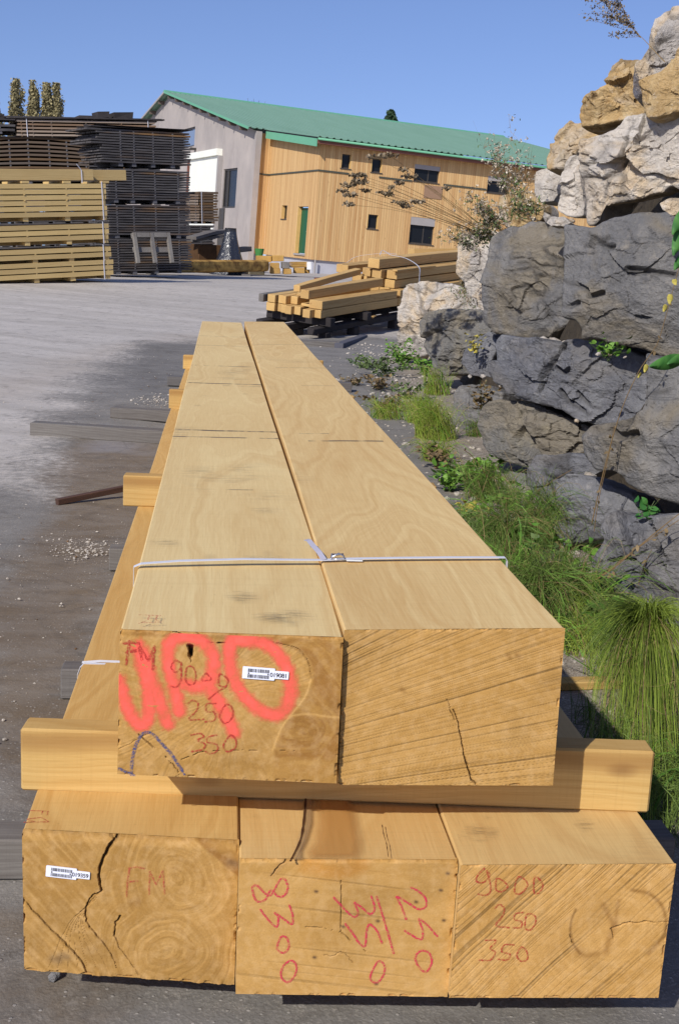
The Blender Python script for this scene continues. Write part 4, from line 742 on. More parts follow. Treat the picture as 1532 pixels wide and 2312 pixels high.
# dark column
F=frame_vp((4500,545),429,615,34.); g=lambda px,py,v=0:F.at(px,py,1,v)
def cover(mat,over=.35,n=3,bump=True):
    def fn(root,L,h):
        b=MB(); m_=8
        for i in range(n):
            y0=i*1.3/n-.05; b.box(-over,L+over*.6,y0,y0+1.3/n-.02,h+.03+random.uniform(0,.05),h+.06+random.uniform(0,.05),j=.02)
        b.build('cover_board',mat,root)
        if bump:
            b=MB()
            for q in range(3): x=random.uniform(.2,L-.6); MB().box(x,x+random.uniform(.3,.8),.1,.9,h+.09,h+.09+random.uniform(.08,.2),j=.03).build('weight_block',mat,root)
    return fn
ys=[(617,541),(538,464),(461,384),(381,300)]; jl=[(248,.1),(247,.1),(248,.15),(236,.5)]
for i,(a,c) in enumerate(ys):
    x0=g(jl[i][0],400)[0]; x1=g((428,427,428,430)[i],400)[0]; L=x1-x0
    pack(f'{od[i]} blackened board pack from the ground in the tall dark column',F,x0,x1,g(420,a)[2],g(420,c)[2],1.3,.066,.042,m_wd,[g(x,400)[0]-x0 for x in ((262,300,350,402) if i!=3 else (275,305,348,392))],jut=jl[i][1],ragr=.035,group='blackened packs of the tall column',top=cover(m_dkwood,.15,3,False) if i==3 else None)
# stack left of it and the rear stacks
F2=frame_vp((9000,420),202,600,37.); g2=lambda px,py:F2.at(px,py,1,0); x0=g2(-70,350)[0]; x1=g2(200,350)[0]
for i,(a,c) in enumerate(((600,520),(515,420),(416,318))): pack(f'{["lowest","middle","top"][i]} brown and black board pack behind the pale stack',F2,x0,x1,g2(200,a)[2],g2(200,c)[2],1.4,.105,.06,(m_wd if i<2 else m_wd2),[g2(x,350)[0]-x0 for x in (23,65,112,152,194)],sag=.13 if i==2 else .03,ragr=.03,group='brown and black packs behind the pale stack',top=cover(m_dkwood,.02,3,False) if i==2 else None)
F3=frame_vp((7000,400),360,600,45.); g3=lambda px,py:F3.at(px,py,1,0); x0=g3(42,300)[0]; x1=g3(355,300)[0]
for i,(a,c) in enumerate(((600,500),(496,410),(406,325),(322,271))): pack(f'{["lowest","second","third","topmost"][i]} pack of the tallest rear stack with pale stickered boards',F3,x0,x1,g3(200,a)[2],g3(200,c)[2],1.5,.115,.06,(m_wd if i<3 else m_wd3),[g3(x,300)[0]-x0 for x in (50,76,118,196,276,335)],ragr=.05,group='packs of the tallest rear stack',gapm=m_wd2,top=cover(m_dkwood,.45,4) if i==3 else None,strap=[g3(62,300)[0]-x0,g3(335,300)[0]-x0] if i==3 else None)
x0=g3(-60,300)[0]; x1=g3(33,300)[0]
for i,(a,c) in enumerate(((600,420),(416,305),(302,274))): pack(f'{["lowest","middle","top"][i]} pack of the stack at the far left edge',F3,x0,x1,g3(10,a)[2],g3(10,c)[2],1.5,.14,.08,m_wd,[.3,.9],ragr=.05,group='packs at the far left edge',top=cover(m_dkwood,.1,3,True) if i==2 else None)
# stack in front of the white shutter
F4=frame_vp((5200,540),497,600,47.); g4=lambda px,py:F4.at(px,py,1,0); x0=g4(420,480)[0]; x1=g4(492,480)[0]
pack('sunlit brown pack of boards in front of the white roller door',F4,g4(452,480)[0],x1,g4(480,505)[2],g4(480,434)[2],1.8,.10,.075,m_wd2,[.15,.55],ragr=.04,group='packs by the roller door',gapm=m_wd2,strap=[.06])
pack('greyer board pack left of the sunlit brown pack',F4,x0,g4(449,480)[0],g4(480,505)[2],g4(480,436)[2],1.8,.10,.07,m_wd3,[.15,.4],ragr=.04,group='packs by the roller door')
pack('black lower pack of boards under the brown pack',F4,x0,g4(480,480)[0],g4(480,600)[2],g4(480,508)[2],1.8,.09,.06,m_wd,[.15,.6,1.1],ragr=.12,group='packs by the roller door')
for i,(x0_,y0_,x1_,y1_,yy,h,mt_) in enumerate(((432,541,478,528,41,.10,m_gray_x),(430,546,505,534,41.5,.09,m_gray_x),(468,530,512,526,42,.12,m_gray_x))):
    a=hy(x0_,y0_,yy);c=hy(x1_,y1_,yy+1.); plank('grey_plank',f'{od[i]} grey plank from the left piled against the dark tarpaulin','plank',a,c,.4,h,mt_,'grey planks by the tarpaulin')
a=hy(436,590,42); c=hy(520,588,42.6); plank('crate_block','dark brown stacked block under the grey planks','block',(a[0],a[1],gz(42)),(c[0],c[1],gz(42)),.9,.95,flatmat('dark_brown_wood',sr(84,60,38),.9,.35,5.,bump=.3),bevel=.02)
a=hy(512,572,41.2); c=hy(560,567,42.); plank('pale_plank','pale plank at knee height below the tarpaulin','plank',a,c,.35,.16,m_gray_x)
a=hy(553,577,43); c=hy(588,577,43.5)
plank('grey_block','grey squared block left of the corner of the wooden annex','block',(a[0],a[1],gz(43)),(c[0],c[1],gz(43)),.5,.42,flatmat('greyish_wood_block',sr(140,132,112),.9,.2,6.),bevel=.01)
# tarpaulin
bm=bmesh.new(); p0=hy(521,515,41.0); V=[]; N_=26
for i in range(N_):
    for j in range(14):
        a=i/(N_-1)*2*math.pi; t=j/13; rx=.22+.5*t**1.3; ry=.15+.6*t; fold=1+.13*math.sin(a*7)*t+.05*math.sin(a*3+2)
        x=p0[0]+.0+(rx*math.cos(a))*fold*(.9 if math.cos(a)<0 else .8); y=p0[1]+ry*math.sin(a)*fold; z=p0[2]+(gz(41)-p0[2])*t**.9; V.append((x,y,z))
Fq=[(i*14+j,((i+1)%N_)*14+j,((i+1)%N_)*14+j+1,i*14+j+1) for i in range(N_) for j in range(13)]+[tuple(i*14 for i in range(N_))][:1]
me=bpy.data.meshes.new('tarpaulin'); me.from_pydata(V,[],Fq); me.polygons.foreach_set('use_smooth',[True]*len(Fq)); mt_=NT('dark_plastic_sheet'); mt_.col(sr(46,48,55)); mt_.rough(.25); mt_.b.inputs['Specular IOR Level'].default_value=.6; mt_.bump(mt_.noise(mt_.obj(),5,4,.6,1.),.8,.08)
tag(link('tarpaulin',me,None,mt_.m),'dark plastic tarpaulin tented over goods beside the gable wall','tarpaulin')
# pallet leaning on the column
F=frame_vp((4500,545),372,590,33.5); pl=empty('pallet',matrix=F.matrix()@Matrix.Translation((F.at(284,585,1,0)[0],-.62,-.02))@Matrix.Rotation(math.radians(-14),4,'X')); tag(pl,'grey wooden pallet leaning upright against the dark column','pallet')
for x in (0,.50,1.0): MB().box(x,x+.09,-.05,.04,0,.80,j=.004).build('slat',m_gray,pl)
for z in (.66,.30): MB().box(-.02,1.11,.042,.065,z,z+.13,j=.003).build('board',m_gray,pl)
MB().box(.1,.49,-.04,.03,.68,.80,j=.003).build('board',m_gray,pl); MB().box(.6,.99,-.04,.03,.68,.80,j=.003).build('board',m_gray,pl)
# long yellow-brown log and cut blocks by the road
m_log=NT('debarked_log_wood'); o_=m_log.obj(); n_=m_log.noise(m_log.scale(o_,(.6,6,6)),1.,5,.6,.3); m_log.col(m_log.mix(m_log.ramp(n_,[(.35,0.),(.68,1.)]),sr(198,156,82),sr(112,78,36))); m_log.rough(.75); m_log.bump(n_,.5,.02); m_log=m_log.m
a=hy(287,619,35.5); c=hy(607,614,41.5); V=[]; n=30; q=14; d=Vector(c-a); L=d.length; u_=d.normalized(); v_=Vector((0,0,1)).cross(u_).normalized(); w__=u_.cross(v_); b=MB()
for i in range(n+1):
    for j in range(q):
        th=2*math.pi*j/q+.22; cs,sn=math.cos(th),math.sin(th); r=.205/max(abs(cs),abs(sn))**.72*(1+.04*n3(i*.5,cs*1.5,sn*1.5)); p=Vector(a)+u_*(L*i/n)+v_*(r*cs+.2)+w__*(r*sn*.95+.20); b.v.append(tuple(p))
for i in range(n):
    for j in range(q): b.f.append((i*q+j,i*q+(j+1)%q,(i+1)*q+(j+1)%q,(i+1)*q+j)); b.m.append(0)
b.f+=[tuple(range(q))[::-1],tuple(n*q+j for j in range(q))]; b.m+=[0,0]
ox=b.build('log',m_log,smooth=False); tag(ox,'long yellow-brown hewn log lying at the far road edge','log')
for i,px in enumerate((330,545)): p=hy(px,625,36.2 if i==0 else 40.3); MB(); o=plank('log_chock',['left dark chock under the long log','right pale chock under the long log'][i],'chock',(p[0],p[1],gz(p[1])-.02),(p[0]+.3,p[1],gz(p[1])-.02),.4,max(.08,p[2]-gz(p[1])+.06),m_gray_x)
m_blk=wood_mat('cut_block_wood',sr(206,170,104),sr(158,118,62),(.0,.0),60,.04,rand=1)
for i,(x0,x1,yt,yb,yy,mt_,lb) in enumerate(((610,630,594,606,42,m_blk,'upper left cut end of the blocks beside the log'),(610,632,606,618,42,m_blk,'lower left cut end of the blocks beside the log'),(578,612,578,592,42.8,m_blk,'pale block on top directly right of the annex corner post'),(614,640,577,590,42.6,m_blk,'right pale block on top of the row'),
    (636,653,592,606,42,m_gray,'grey hollow-looking block end in the row'),(640,657,607,619,42,m_blk,'small low block right of the grey one'),(664,687,605,617,42.5,m_blk,'wide low block near the plinth'),(688,698,604,617,43,m_blk,'last low block before the concrete plinth'))):
    a=hy(x0,yb,yy); c=hy(x1,yb,yy); h=(yb-yt)/2701*yy; plank('cut_block',lb,'block',(a[0],a[1]+.2,a[2]),(c[0],c[1]+.2,c[2]),.9,h,mt_,'cut blocks beside the log',bevel=.012)
for k in range(4): a=hy(657,604-k*3.4,42.8); c=hy(690,603-k*3.2,42.9); plank('thin_board',f'{od[k]} thin board up in the little pile by the plinth','board',a,c,.5,.04,m_blk,'little pile of boards by the plinth')
a=hy(692,609,42.7); c=hy(702,609,42.7); plank('white_box','small white box between the boards and the plinth','box',a,c,.3,.26,flatmat('white_card',sr(226,226,222),.6,.05),bevel=.01)
a=hy(585,577,43.2); b=MB(); b.tube([(a[0],a[1],a[2]-.03),(a[0],a[1],a[2]+.12),(a[0],a[1],a[2]+.24)],[.12,.15,.17],12); o=b.build('bucket',flatmat('green_plastic',sr(70,130,70),.5,.08)); tag(o,'small green bucket on the grey block by the annex','bucket')
a=hg(712,631); c=hg(757,629); plank('lath','thin dark red lath on the road behind the lumber pile','lath',(a[0],a[1],a[2]+.01),(c[0],c[1],c[2]+.01),.1,.05,flatmat('red_brown_lath',sr(110,70,60),.8,.2))
# ------------------------------------------------------------------ the building
u=ray(7700,1190); v=ray(-220,483); w_=np.cross(u,v); w_/=np.linalg.norm(w_); v=np.cross(w_,u); FB=Fr(hy(703,586,56),u,v,w_)
bl=empty('workshop_building',matrix=FB.matrix()); tag(bl,'large workshop with green metal roof, grey gable and timber clad annex','building')
m_clad=NT('larch_cladding'); o_=m_clad.obj(); sp=m_clad.n('SeparateXYZ',{0:o_}).outputs; s_=m_clad.mth('ADD',sp[0],sp[1])
bi=m_clad.mth('FLOOR',m_clad.mth('DIVIDE',s_,.125)); wn=m_clad.n('TexWhiteNoise',{'W':bi},noise_dimensions='1D').outputs[0]; fr=m_clad.mth('FRACT',m_clad.mth('DIVIDE',s_,.125))
st2=m_clad.noise(m_clad.scale(o_,(9,9,.35)),1.,4,.6); kn=m_clad.n('TexVoronoi',{'Vector':m_clad.scale(o_,(8,8,1.6)),'Scale':1.},feature='F1').outputs[0]
c=m_clad.mix(wn,sr(206,168,114),sr(182,138,88)); c=m_clad.mix(m_clad.mth('MULTIPLY',m_clad.ramp(st2,[(.35,0.),(.7,1.)]),.45),c,sr(222,190,138)); c=m_clad.mix(m_clad.mth('MULTIPLY',m_clad.ramp(kn,[(.06,1.),(.12,0.)]),.6),c,sr(130,80,40))
c=m_clad.mix(m_clad.ramp(fr,[(.0,.4),(.10,.0),(.92,0.),(1.,.4)]),c,sr(110,72,38)); m_clad.col(c); m_clad.rough(.75); m_clad.bump(m_clad.ramp(fr,[(0.,0.),(.1,1.),(.9,1.),(1.,0.)]),.5,.02); m_clad=m_clad.m
m_conc=NT('stained_grey_render'); o_=m_conc.obj(); n1_=m_conc.noise(m_conc.scale(o_,(.45,.45,.4)),1.,5,.6); n2_=m_conc.noise(m_conc.scale(o_,(1.6,1.6,.7)),1.,4,.7)
c=m_conc.mix(m_conc.ramp(n1_,[(.3,0.),(.7,1.)]),sr(178,168,160),sr(150,143,139)); c=m_conc.mix(m_conc.mth('MULTIPLY',m_conc.ramp(n2_,[(.52,0.),(.72,1.)]),.35),c,sr(134,126,122)); m_conc.col(c); m_conc.rough(.95); m_conc.bump(n2_,.15,.02); m_conc=m_conc.m
m_roof=NT('green_roof_sheet'); o_=m_roof.obj(); n1_=m_roof.noise(m_roof.scale(o_,(1.2,.2,1.)),1.,4,.6); m_roof.col(m_roof.mix(n1_,sr(118,150,132),sr(100,134,114))); m_roof.rough(.55); m_roof=m_roof.m
m_green=flatmat('green_trim_paint',sr(104,166,132),.5,.05,2.); m_dgreen=flatmat('dark_green_door_paint',sr(20,88,58),.45,.08,3.); m_brown=flatmat('brown_fascia_paint',sr(120,78,66),.7,.15,2.); m_dark=flatmat('painted_overhang_shade',sr(26,28,32),.9,.1)
m_glass=NT('dark_window_glass'); m_glass.col(sr(24,27,32)); m_glass.rough(.25); m_glass.b.inputs['Specular IOR Level'].default_value=.25; m_glass=m_glass.m
m_glass2=NT('bluish_window_glass'); m_glass2.col(sr(120,134,156)); m_glass2.rough(.1); m_glass2=m_glass2.m
m_frame=flatmat('dark_window_frame',sr(70,66,62),.5,.05); m_shut=flatmat('grey_shutter_box',sr(158,152,148),.6,.06,3.); m_white=flatmat('white_door_panel',sr(232,232,220),.6,.04,.8); m_plinth=flatmat('pale_concrete_plinth',sr(176,176,182),.9,.1,2.); m_band=flatmat('dark_metal_band',sr(74,76,66),.6,.08); m_reveal=flatmat('sawn_reveal_board',sr(206,168,104),.75,.1,5.)
ROOFV=np.array([-.45,7.3,27.2,47.2]); ROOFW=np.array([5.38,6.14,9.56,6.14])
def rw(v_): return float(np.interp(v_,ROOFV,ROOFW))
def wall(name,mat,axis,pos,a0,a1,topf,w0,holes,thick,out):
    """a wall in plane (axis==0: u=pos, runs along v; axis==1: v=pos, runs along u) with real openings and reveals; out=-1 faces the minus side"""
    b=MB(); P=lambda a,d,z:(pos+d,a,z) if axis==0 else (a,pos+d,z)
    ca=sorted({a0,a1}|{h[i] for h in holes for i in (0,1)}|({7.3,27.2} if axis==0 and a1>27.2 else set()))
    for x0,x1 in zip(ca[:-1],ca[1:]):
        hs=sorted([h for h in holes if h[0]<=x0+1e-6 and h[1]>=x1-1e-6],key=lambda h:h[2]); z=w0; segs=[]
        for h in hs: segs.append((z,z,h[2],h[2])); z=h[3]
        segs.append((z,z,topf(x0),topf(x1)))
        for za,zb,zc,zd in segs:
            b.hexa([P(x0,0,za),P(x1,0,zb),P(x1,0,zd),P(x0,0,zc)],[P(x0,thick,za),P(x1,thick,zb),P(x1,thick,zd),P(x0,thick,zc)])
    return b.build(name,mat,bl)
fl=lambda z:(lambda a:z)
facade_holes=[(1.04,1.52,4.18,4.80),(2.53,3.06,4.16,4.76),(4.70,6.0,3.99,4.74),(8.55,9.8,3.85,4.6),(2.58,3.12,1.63,2.27),(4.76,6.02,1.15,2.36)]
wall('long_clad_wall',m_clad,1,0.,0.,23.,fl(5.2),0.,facade_holes,.25,-1)
wall('annex_end_wall',m_clad,0,0.002,.252,7.52,lambda a:rw(a)-.12,0.,[(4.15,4.98,1.80,2.44),(1.0,2.5,.22,2.38)],.25,-1)
b=MB(); b.box(-.865,-.0,7.52,7.77,0.,5.95); b.build('clad_return_wall',m_clad,bl)
wall('gable_wall',m_conc,0,-.868,7.523,46.9,lambda a:rw(a)-.14,-.75,[(20.2,24.3,5.88,7.02),(10.35,13.1,2.25,4.32)],.3,-1)
b=MB(); b.box(.12,22.8,.12,.3,-.75,-.004); b.box(.12,.4,.301,7.4,-.75,-.004); b.build('plinth',m_plinth,bl)
b=MB(); b.box(-.5,-.1,7.8,8.,-.75,.1); b.build('back_plinth',m_plinth,bl)
for x0,x1,z0,z1_ in facade_holes:
    wn_=empty('window'); wn_.parent=bl; big=x1-x0>1
    b=MB(); t=.05
    for q in ((x0,x0+t,z0,z1_),(x1-t,x1,z0,z1_),(x0+t,x1-t,z0,z0+t),(x0+t,x1-t,z1_-t,z1_)): b.box(q[0],q[1],.13,.18,q[2],q[3])
    if big: b.box((x0+x1)/2+.1,(x0+x1)/2+.15,.13,.18,z0+t,z1_-t)
    b.build('window_frame',m_frame,wn_); MB().box(x0+t,x1-t,.15,.16,z0+t,z1_-t).build('pane',m_glass,wn_)
    MB().box(x0-.03,x1+.03,-.04,.12,z0-.04,z0-.002).build('sill',m_frame,wn_)
    if big: MB().box(x0+.003,x1-.003,.01,.125,z1_-(.2 if z0>3 else .36),z1_-.002).build('shutter_box',m_shut,wn_)
    else:
        MB().box(x1-.03,x1-.002,.004,.128,z0,z1_-.003).build('reveal',m_reveal,wn_); MB().box(x0+.002,x0+.03,.004,.128,z0,z1_-.003).build('reveal',m_reveal,wn_)
MB().box(5.28,6.2,-.03,-.004,3.28,3.86).build('grey_panel',flatmat('grey_brown_board',sr(150,120,96),.8,.1),bl)
wn_=empty('window'); wn_.parent=bl; MB().box(.17,.18,4.17,4.96,1.82,2.42).build('pane',m_glass,wn_); MB().box(.01,.16,4.95,4.978,1.805,2.435).build('reveal',m_reveal,wn_); MB().box(.01,.16,4.152,4.18,1.805,2.435).build('reveal',m_reveal,wn_); MB().box(-.04,.15,4.12,5.0,1.76,1.798).build('sill',m_frame,wn_)
dr=empty('door'); dr.parent=bl; MB().box(.19,.24,1.02,2.47,.24,2.33).build('door_leaf',m_dgreen,dr); MB().box(.004,.185,2.468,2.498,.23,2.37).build('reveal',m_reveal,dr); MB().box(.004,.185,1.002,1.03,.23,2.37).build('reveal',m_reveal,dr); MB().box(-.06,.25,.95,2.52,.14,.215).build('threshold',m_shut,dr); b=MB(); b.tube([(.16,1.25,1.25),(.12,1.25,1.25),(.12,1.4,1.25)],.015,6); b.build('handle',M_steel,dr)
for bx in ((0,1.62,-.035,-.003,1),(1.0,1.0,0,0,0)): pass
b=MB()
for x0,x1 in ((0.004,1.45),(1.72,2.35),(2.95,4.62),(6.25,8.5),(9.85,23.)): b.box(x0,x1,-.04,-.004,3.93,4.0)
b.build('dark_band',m_band,bl); MB().box(-.035,-.002,-.04,7.51,3.93,4.0).build('dark_band',m_band,bl); MB().box(-.86,-.04,7.48,7.516,3.93,4.0).build('dark_band',m_band,bl)
# roof: two pitches on the annex side, ribbed sheets
def roof(name,v0,w0,v1,w1,u0,u1,flip=1):
    b=MB(); x=u0; pr=[(0,.0),(.06,.045),(.12,.045),(.18,0),(.333,0)]; pts=[]
    while x<u1: pts+=[(x+a,h) for a,h in pr[:-1]]; x+=.333
    pts.append((x,0)); V=[];n=len(pts)
    for a,h in pts: V+=[(a,v0,w0+h),(a,v1,w1+h),(a,v0,w0+h-.03),(a,v1,w1+h-.03)]
    F_q=[]
    for i in range(n-1): k=4*i; F_q+=[(k,k+4,k+5,k+1),(k+2,k+3,k+7,k+6),(k,k+2,k+6,k+4),(k+1,k+5,k+7,k+3)]
    F_q+=[(0,1,3,2),(4*n-4,4*n-2,4*n-1,4*n-3)]; b.add(V,F_q); return b.build(name,m_roof,bl)
roof('roof_slope',7.25,6.135,27.25,9.57,-1.30,23.3); roof('roof_slope',47.4,6.1,27.25,9.57,-1.30,23.3); roof('lean_to_roof',-.55,5.37,7.28,6.13,-.34,23.3)
b=MB(); b.hexa([(-1.35,26.9,9.56),(23.4,26.9,9.56),(23.4,27.2,9.66),(-1.35,27.2,9.66)],[(-1.35,26.9,9.52),(23.4,26.9,9.52),(23.4,27.2,9.60),(-1.35,27.2,9.60)]); b.hexa([(-1.35,27.5,9.56),(23.4,27.5,9.56),(23.4,27.2,9.662),(-1.35,27.2,9.662)],[(-1.35,27.5,9.52),(23.4,27.5,9.52),(23.4,27.2,9.602),(-1.35,27.2,9.602)]); b.build('ridge_cap',m_green,bl)
# green verge boards
def verge(u0,th,v0,v1,hgt,name='verge_board',mat=None,dz=.02):
    b=MB(); b.hexa([(u0,v0,rw(v0)+dz),(u0,v1,rw(v1)+dz),(u0,v1,rw(v1)-hgt),(u0,v0,rw(v0)-hgt)],[(u0+th,v0,rw(v0)+dz),(u0+th,v1,rw(v1)+dz),(u0+th,v1,rw(v1)-hgt),(u0+th,v0,rw(v0)-hgt)]); b.build(name,mat or m_green,bl)
verge(-.395,.045,-.5,7.25,.44,dz=-.10); verge(-.37,.03,-.5,7.25,.12,mat=m_dark,dz=-.035); verge(-1.36,.05,7.25,27.2,.10); verge(-1.36,.05,27.2,47.3,.10,mat=m_shut)  # second call is no board: a dark strip painting the roof overhang's shadow
MB().box(-.34,23.3,-.50,-.46,5.08,5.32).build('eave_fascia',m_brown,bl); MB().box(-.3,23.3,-.455,-.004,5.1,5.13).build('soffit',m_brown,bl)
b=MB(); b.tube([(-.35,-.58,5.27),(23.3,-.58,5.22)],.055,8); b.build('gutter',m_green,bl,smooth=True)
m_pur=flatmat('grey_purlin_wood',sr(104,92,84),.9,.15)
for k in range(9): v_=9.+k*2.15; MB().box(-1.28,-.87,v_,v_+.12,rw(v_)-.32,rw(v_)-.09).build('purlin_end',m_pur,bl)
for k in range(6): v_=29.+k*2.6; MB().box(-1.28,-.87,v_,v_+.12,rw(v_)-.32,rw(v_)-.09).build('purlin_end',m_pur,bl)
MB().box(-1.28,-.873,7.4,46.9,5.7,5.75).build('x',m_pur,bl) if 0 else None
# roller door in the gable, side window, upper window
rd=empty('roller_door'); rd.parent=bl; b=MB()
for k in range(26): b.box(-1.04,-1.0,13.75+k*.25,13.75+k*.25+.242,-.5,5.05)
b.build('door_panel',m_white,rd); MB().box(-1.2,-.872,13.6,20.5,5.06,5.42).build('door_box',m_white,rd); MB().box(-1.12,-.872,13.42,13.68,-.6,5.05).build('guide_rail',m_shut,rd); MB().box(-1.12,-.872,20.35,20.6,-.6,5.05).build('guide_rail',m_brown,rd)
for q,mt_ in (((20.2,24.3,5.88,7.02),m_glass2),((10.35,13.1,2.25,4.32),m_glass)):
    wn_=empty('window'); wn_.parent=bl; MB().box(-.75,-.74,q[0]+.05,q[1]-.05,q[2]+.05,q[3]-.05).build('pane',mt_,wn_); b=MB(); t=.09
    for r_ in ((q[0],q[0]+t,q[2],q[3]),(q[1]-t,q[1],q[2],q[3]),(q[0]+t,q[1]-t,q[2],q[2]+t),(q[0]+t,q[1]-t,q[3]-t,q[3])): b.box(-.8,-.755,r_[0],r_[1],r_[2],r_[3])
    if q[3]<5: b.box(-.8,-.755,12.2,12.28,q[2]+t,q[3]-t)
    b.build('window_frame',m_frame,wn_)
MB().box(-.93,-.872,12.3,13.3,-.6,2.24).build('dark_lower_panel',m_frame,bl)
b=MB(); b.box(-1.2,-.872,19.6,19.9,5.62,5.75); b.box(-1.3,-1.18,19.55,19.95,5.58,5.68); b.build('wall_lamp',m_frame,bl)
b=MB(); b.tube([(.15,-.1,.0),(.15,-.1,-.6)],.04,8); b.build('pipe',m_shut,bl)
# ------------------------------------------------------------------ far trees
m_leafy=NT('autumn_poplar_leaves'); r_=m_leafy.attr('t'); m_leafy.col(m_leafy.mix(r_,sr(110,104,76),sr(164,152,110))); m_leafy.rough(.7); m_leafy=m_leafy.m
m_fir=NT('fir_needles'); r_=m_fir.attr('t'); m_fir.col(m_fir.mix(r_,sr(34,54,40),sr(66,86,58))); m_fir.rough(.7); m_fir=m_fir.m
m_bark=flatmat('tree_bark',sr(96,84,70),.95,.25,3.)
def leaf_cloud(name,pts,size,mat,parent,flat=.0):
    n=len(pts); pts=np.array(pts); a=rng.normal(size=(n,3)); a/=np.linalg.norm(a,axis=1)[:,None]; c=np.cross(a,rng.normal(size=(n,3))); c/=np.linalg.norm(c,axis=1)[:,None]
    s_=size*rng.uniform(.6,1.4,(n,1)); V=np.stack([pts-a*s_,pts+c*s_*.6,pts+a*s_,pts-c*s_*.6],1).reshape(-1,3); me=npmesh(name,V,np.arange(4*n).reshape(-1,4)); setattr_f(me,'t',np.repeat(rng.uniform(0,1,n),4)); return link(name,me,parent,mat)
def poplar(label,px,ptop,D,wpx,seed):
    b_=hy(px,560,D); top=hy(px,ptop,D)[2]; z0=.7; H=top-z0; R=wpx/2701*D*.52
    t=empty('poplar_tree',(b_[0],D,z0)); tag(t,label,'tree','poplars on the skyline'); b=MB(); b.tube([(0,0,0),(.1,0,H*.4),(0,.1,H*.7),(0,0,H*.96)],[.35,.24,.12,.03],7)
    rs=np.random.default_rng(seed); P=[]
    for k in range(95):
        h=rs.uniform(.3,1.); a=rs.uniform(0,6.28); pr=R*min(1,(h/.25)**.6)*min(1,(max(0,1.0-h)/.13)**.5+.12); ln=pr*rs.uniform(.15,.85)
        e=np.array([ln*math.cos(a),ln*math.sin(a),h*H]); s0=np.array([0,0,max(.03,h-.13)*H]); b.tube([s0,s0*.4+e*.6,e],[.08,.06,.03],4,cap=False)
        m_=int(rs.uniform(90,190)); q=e+rs.normal(size=(m_,3))*[R*.15,R*.15,.55]; q[:,2]=np.minimum(q[:,2],H*1.02); P.append(q)
    b.build('trunk',m_bark,t); leaf_cloud('crown',np.vstack(P),.15,m_leafy,t)
poplar('leftmost poplar cut by the left edge of the photograph',-6,238,150,34,1); poplar('broad tall poplar left of the pair of gaps',40,187,150,36,2); poplar('slim poplar in the middle of the skyline row',78,190,150,28,3); poplar('poplar left of the tightly joined pair',108,196,150,26,4); poplar('rightmost poplar of the tightly joined pair',129,196,150,30,5)
def conifer(label,px,ptop,D,wpx,n=26):
    top=hy(px,ptop,D); z0=.7; H=top[2]-z0; R=wpx/2701*D*.52*3; t=empty('fir_tree',(top[0],D,z0)); tag(t,label,'tree'); b=MB(); b.tube([(0,0,0),(0,0,H)],[.3,.03],7); P=[]
    for k in range(n*3):
        h=.45+.55*(k/(n*3))**.6; ln=min(2.6,(1-h)*H*.62)+.05
        for j in range(7):
            a=j*.9+k*1.7; e=np.array([ln*math.cos(a),ln*math.sin(a),h*H-ln*.12]); b.tube([(0,0,h*H),tuple(e)],[.03,.01],3,cap=False); f=rng.uniform(.1,1.05,26)[:,None]; P.append(np.array([0,0,h*H])+(e-[0,0,h*H])*f+rng.normal(size=(26,3))*.06)
    b.build('trunk',m_bark,t); leaf_cloud('crown',np.vstack(P),.12,m_fir,t)
conifer('dark pointed fir top showing above the green roof ridge',883,250,95,34)
bt=empty('bare_tree',tuple(hy(580,300,100.))[:2]+(.7,)); tag(bt,'bare twiggy treetop barely showing over the ridge','tree'); H=hy(580,222,100.)[2]-.7; b=MB(); b.tube([(0,0,0),(0,0,H*.8)],[.25,.1],6)
for k in range(30): a=random.uniform(0,6.28); r=random.uniform(.2,.9); b.tube([(0,0,H*.7),(r*.5*math.cos(a),r*.5*math.sin(a),H*.88),(r*math.cos(a),r*math.sin(a),H*random.uniform(.93,1.))],[.04,.025,.01],3,cap=False)
b.build('branches',m_bark,bt)
# ------------------------------------------------------------------ boulder retaining wall
def rock_mat(name,base,dark,streak,lich,patch=None,pk=.5):
    m=NT(name); o=m.obj(); r=m.rnd(); o=m.n('VectorMath',{0:o,1:vec3(m,m.mth('MULTIPLY',r,31.),m.mth('MULTIPLY',r,17.),0.)},operation='ADD').outputs[0]
    a=m.noise(o,2.2,6,.62,.4); b=m.noise(o,9,5,.65); f=m.noise(o,60,4,.7); s=m.noise(m.scale(o,(7,7,1.3)),1.,5,.65)
    c=m.mix(m.ramp(a,[(.32,0.),(.68,1.)]),base,dark); c=m.mix(m.mth('MULTIPLY',m.ramp(s,[(.5,0.),(.68,1.)]),.6),c,streak)
    if patch: c=m.mix(m.mth('MULTIPLY',m.ramp(m.noise(o,1.7,4,.6,.6),[(.50,0.),(.60,1.)]),pk),c,patch)
    wv=m.noise(m.scale(o,(3,3,16)),1.,5,.65,.5); c=m.mix(m.mth('MULTIPLY',m.ramp(wv,[(.56,0.),(.60,1.),(.64,0.)]),.55),c,tuple(np.array(dark)*.45)); c=m.mix(m.mth('MULTIPLY',m.ramp(b,[(.60,0.),(.72,1.)]),.55),c,lich); c=m.mix(m.mth('MULTIPLY',m.ramp(f,[(.58,0.),(.72,1.)]),.4),c,tuple(np.array(lich)*1.1)); c=m.mix(m.mth('MULTIPLY',m.ramp(f,[(.28,1.),(.42,0.)]),.5),c,tuple(np.array(dark)*.5))
    cr=m.attr('crev'); c=m.mix(cr,c,tuple(np.array(dark)*.45+np.array(sr(60,50,34))*.25))
    m.col(c); m.rough(.92); m.bump(m.mth('ADD',m.mth('MULTIPLY',b,.9),m.mth('ADD',m.mth('MULTIPLY',f,.5),m.mth('MULTIPLY',m.noise(o,28,4,.7),.6))),.8,.03); return m.m
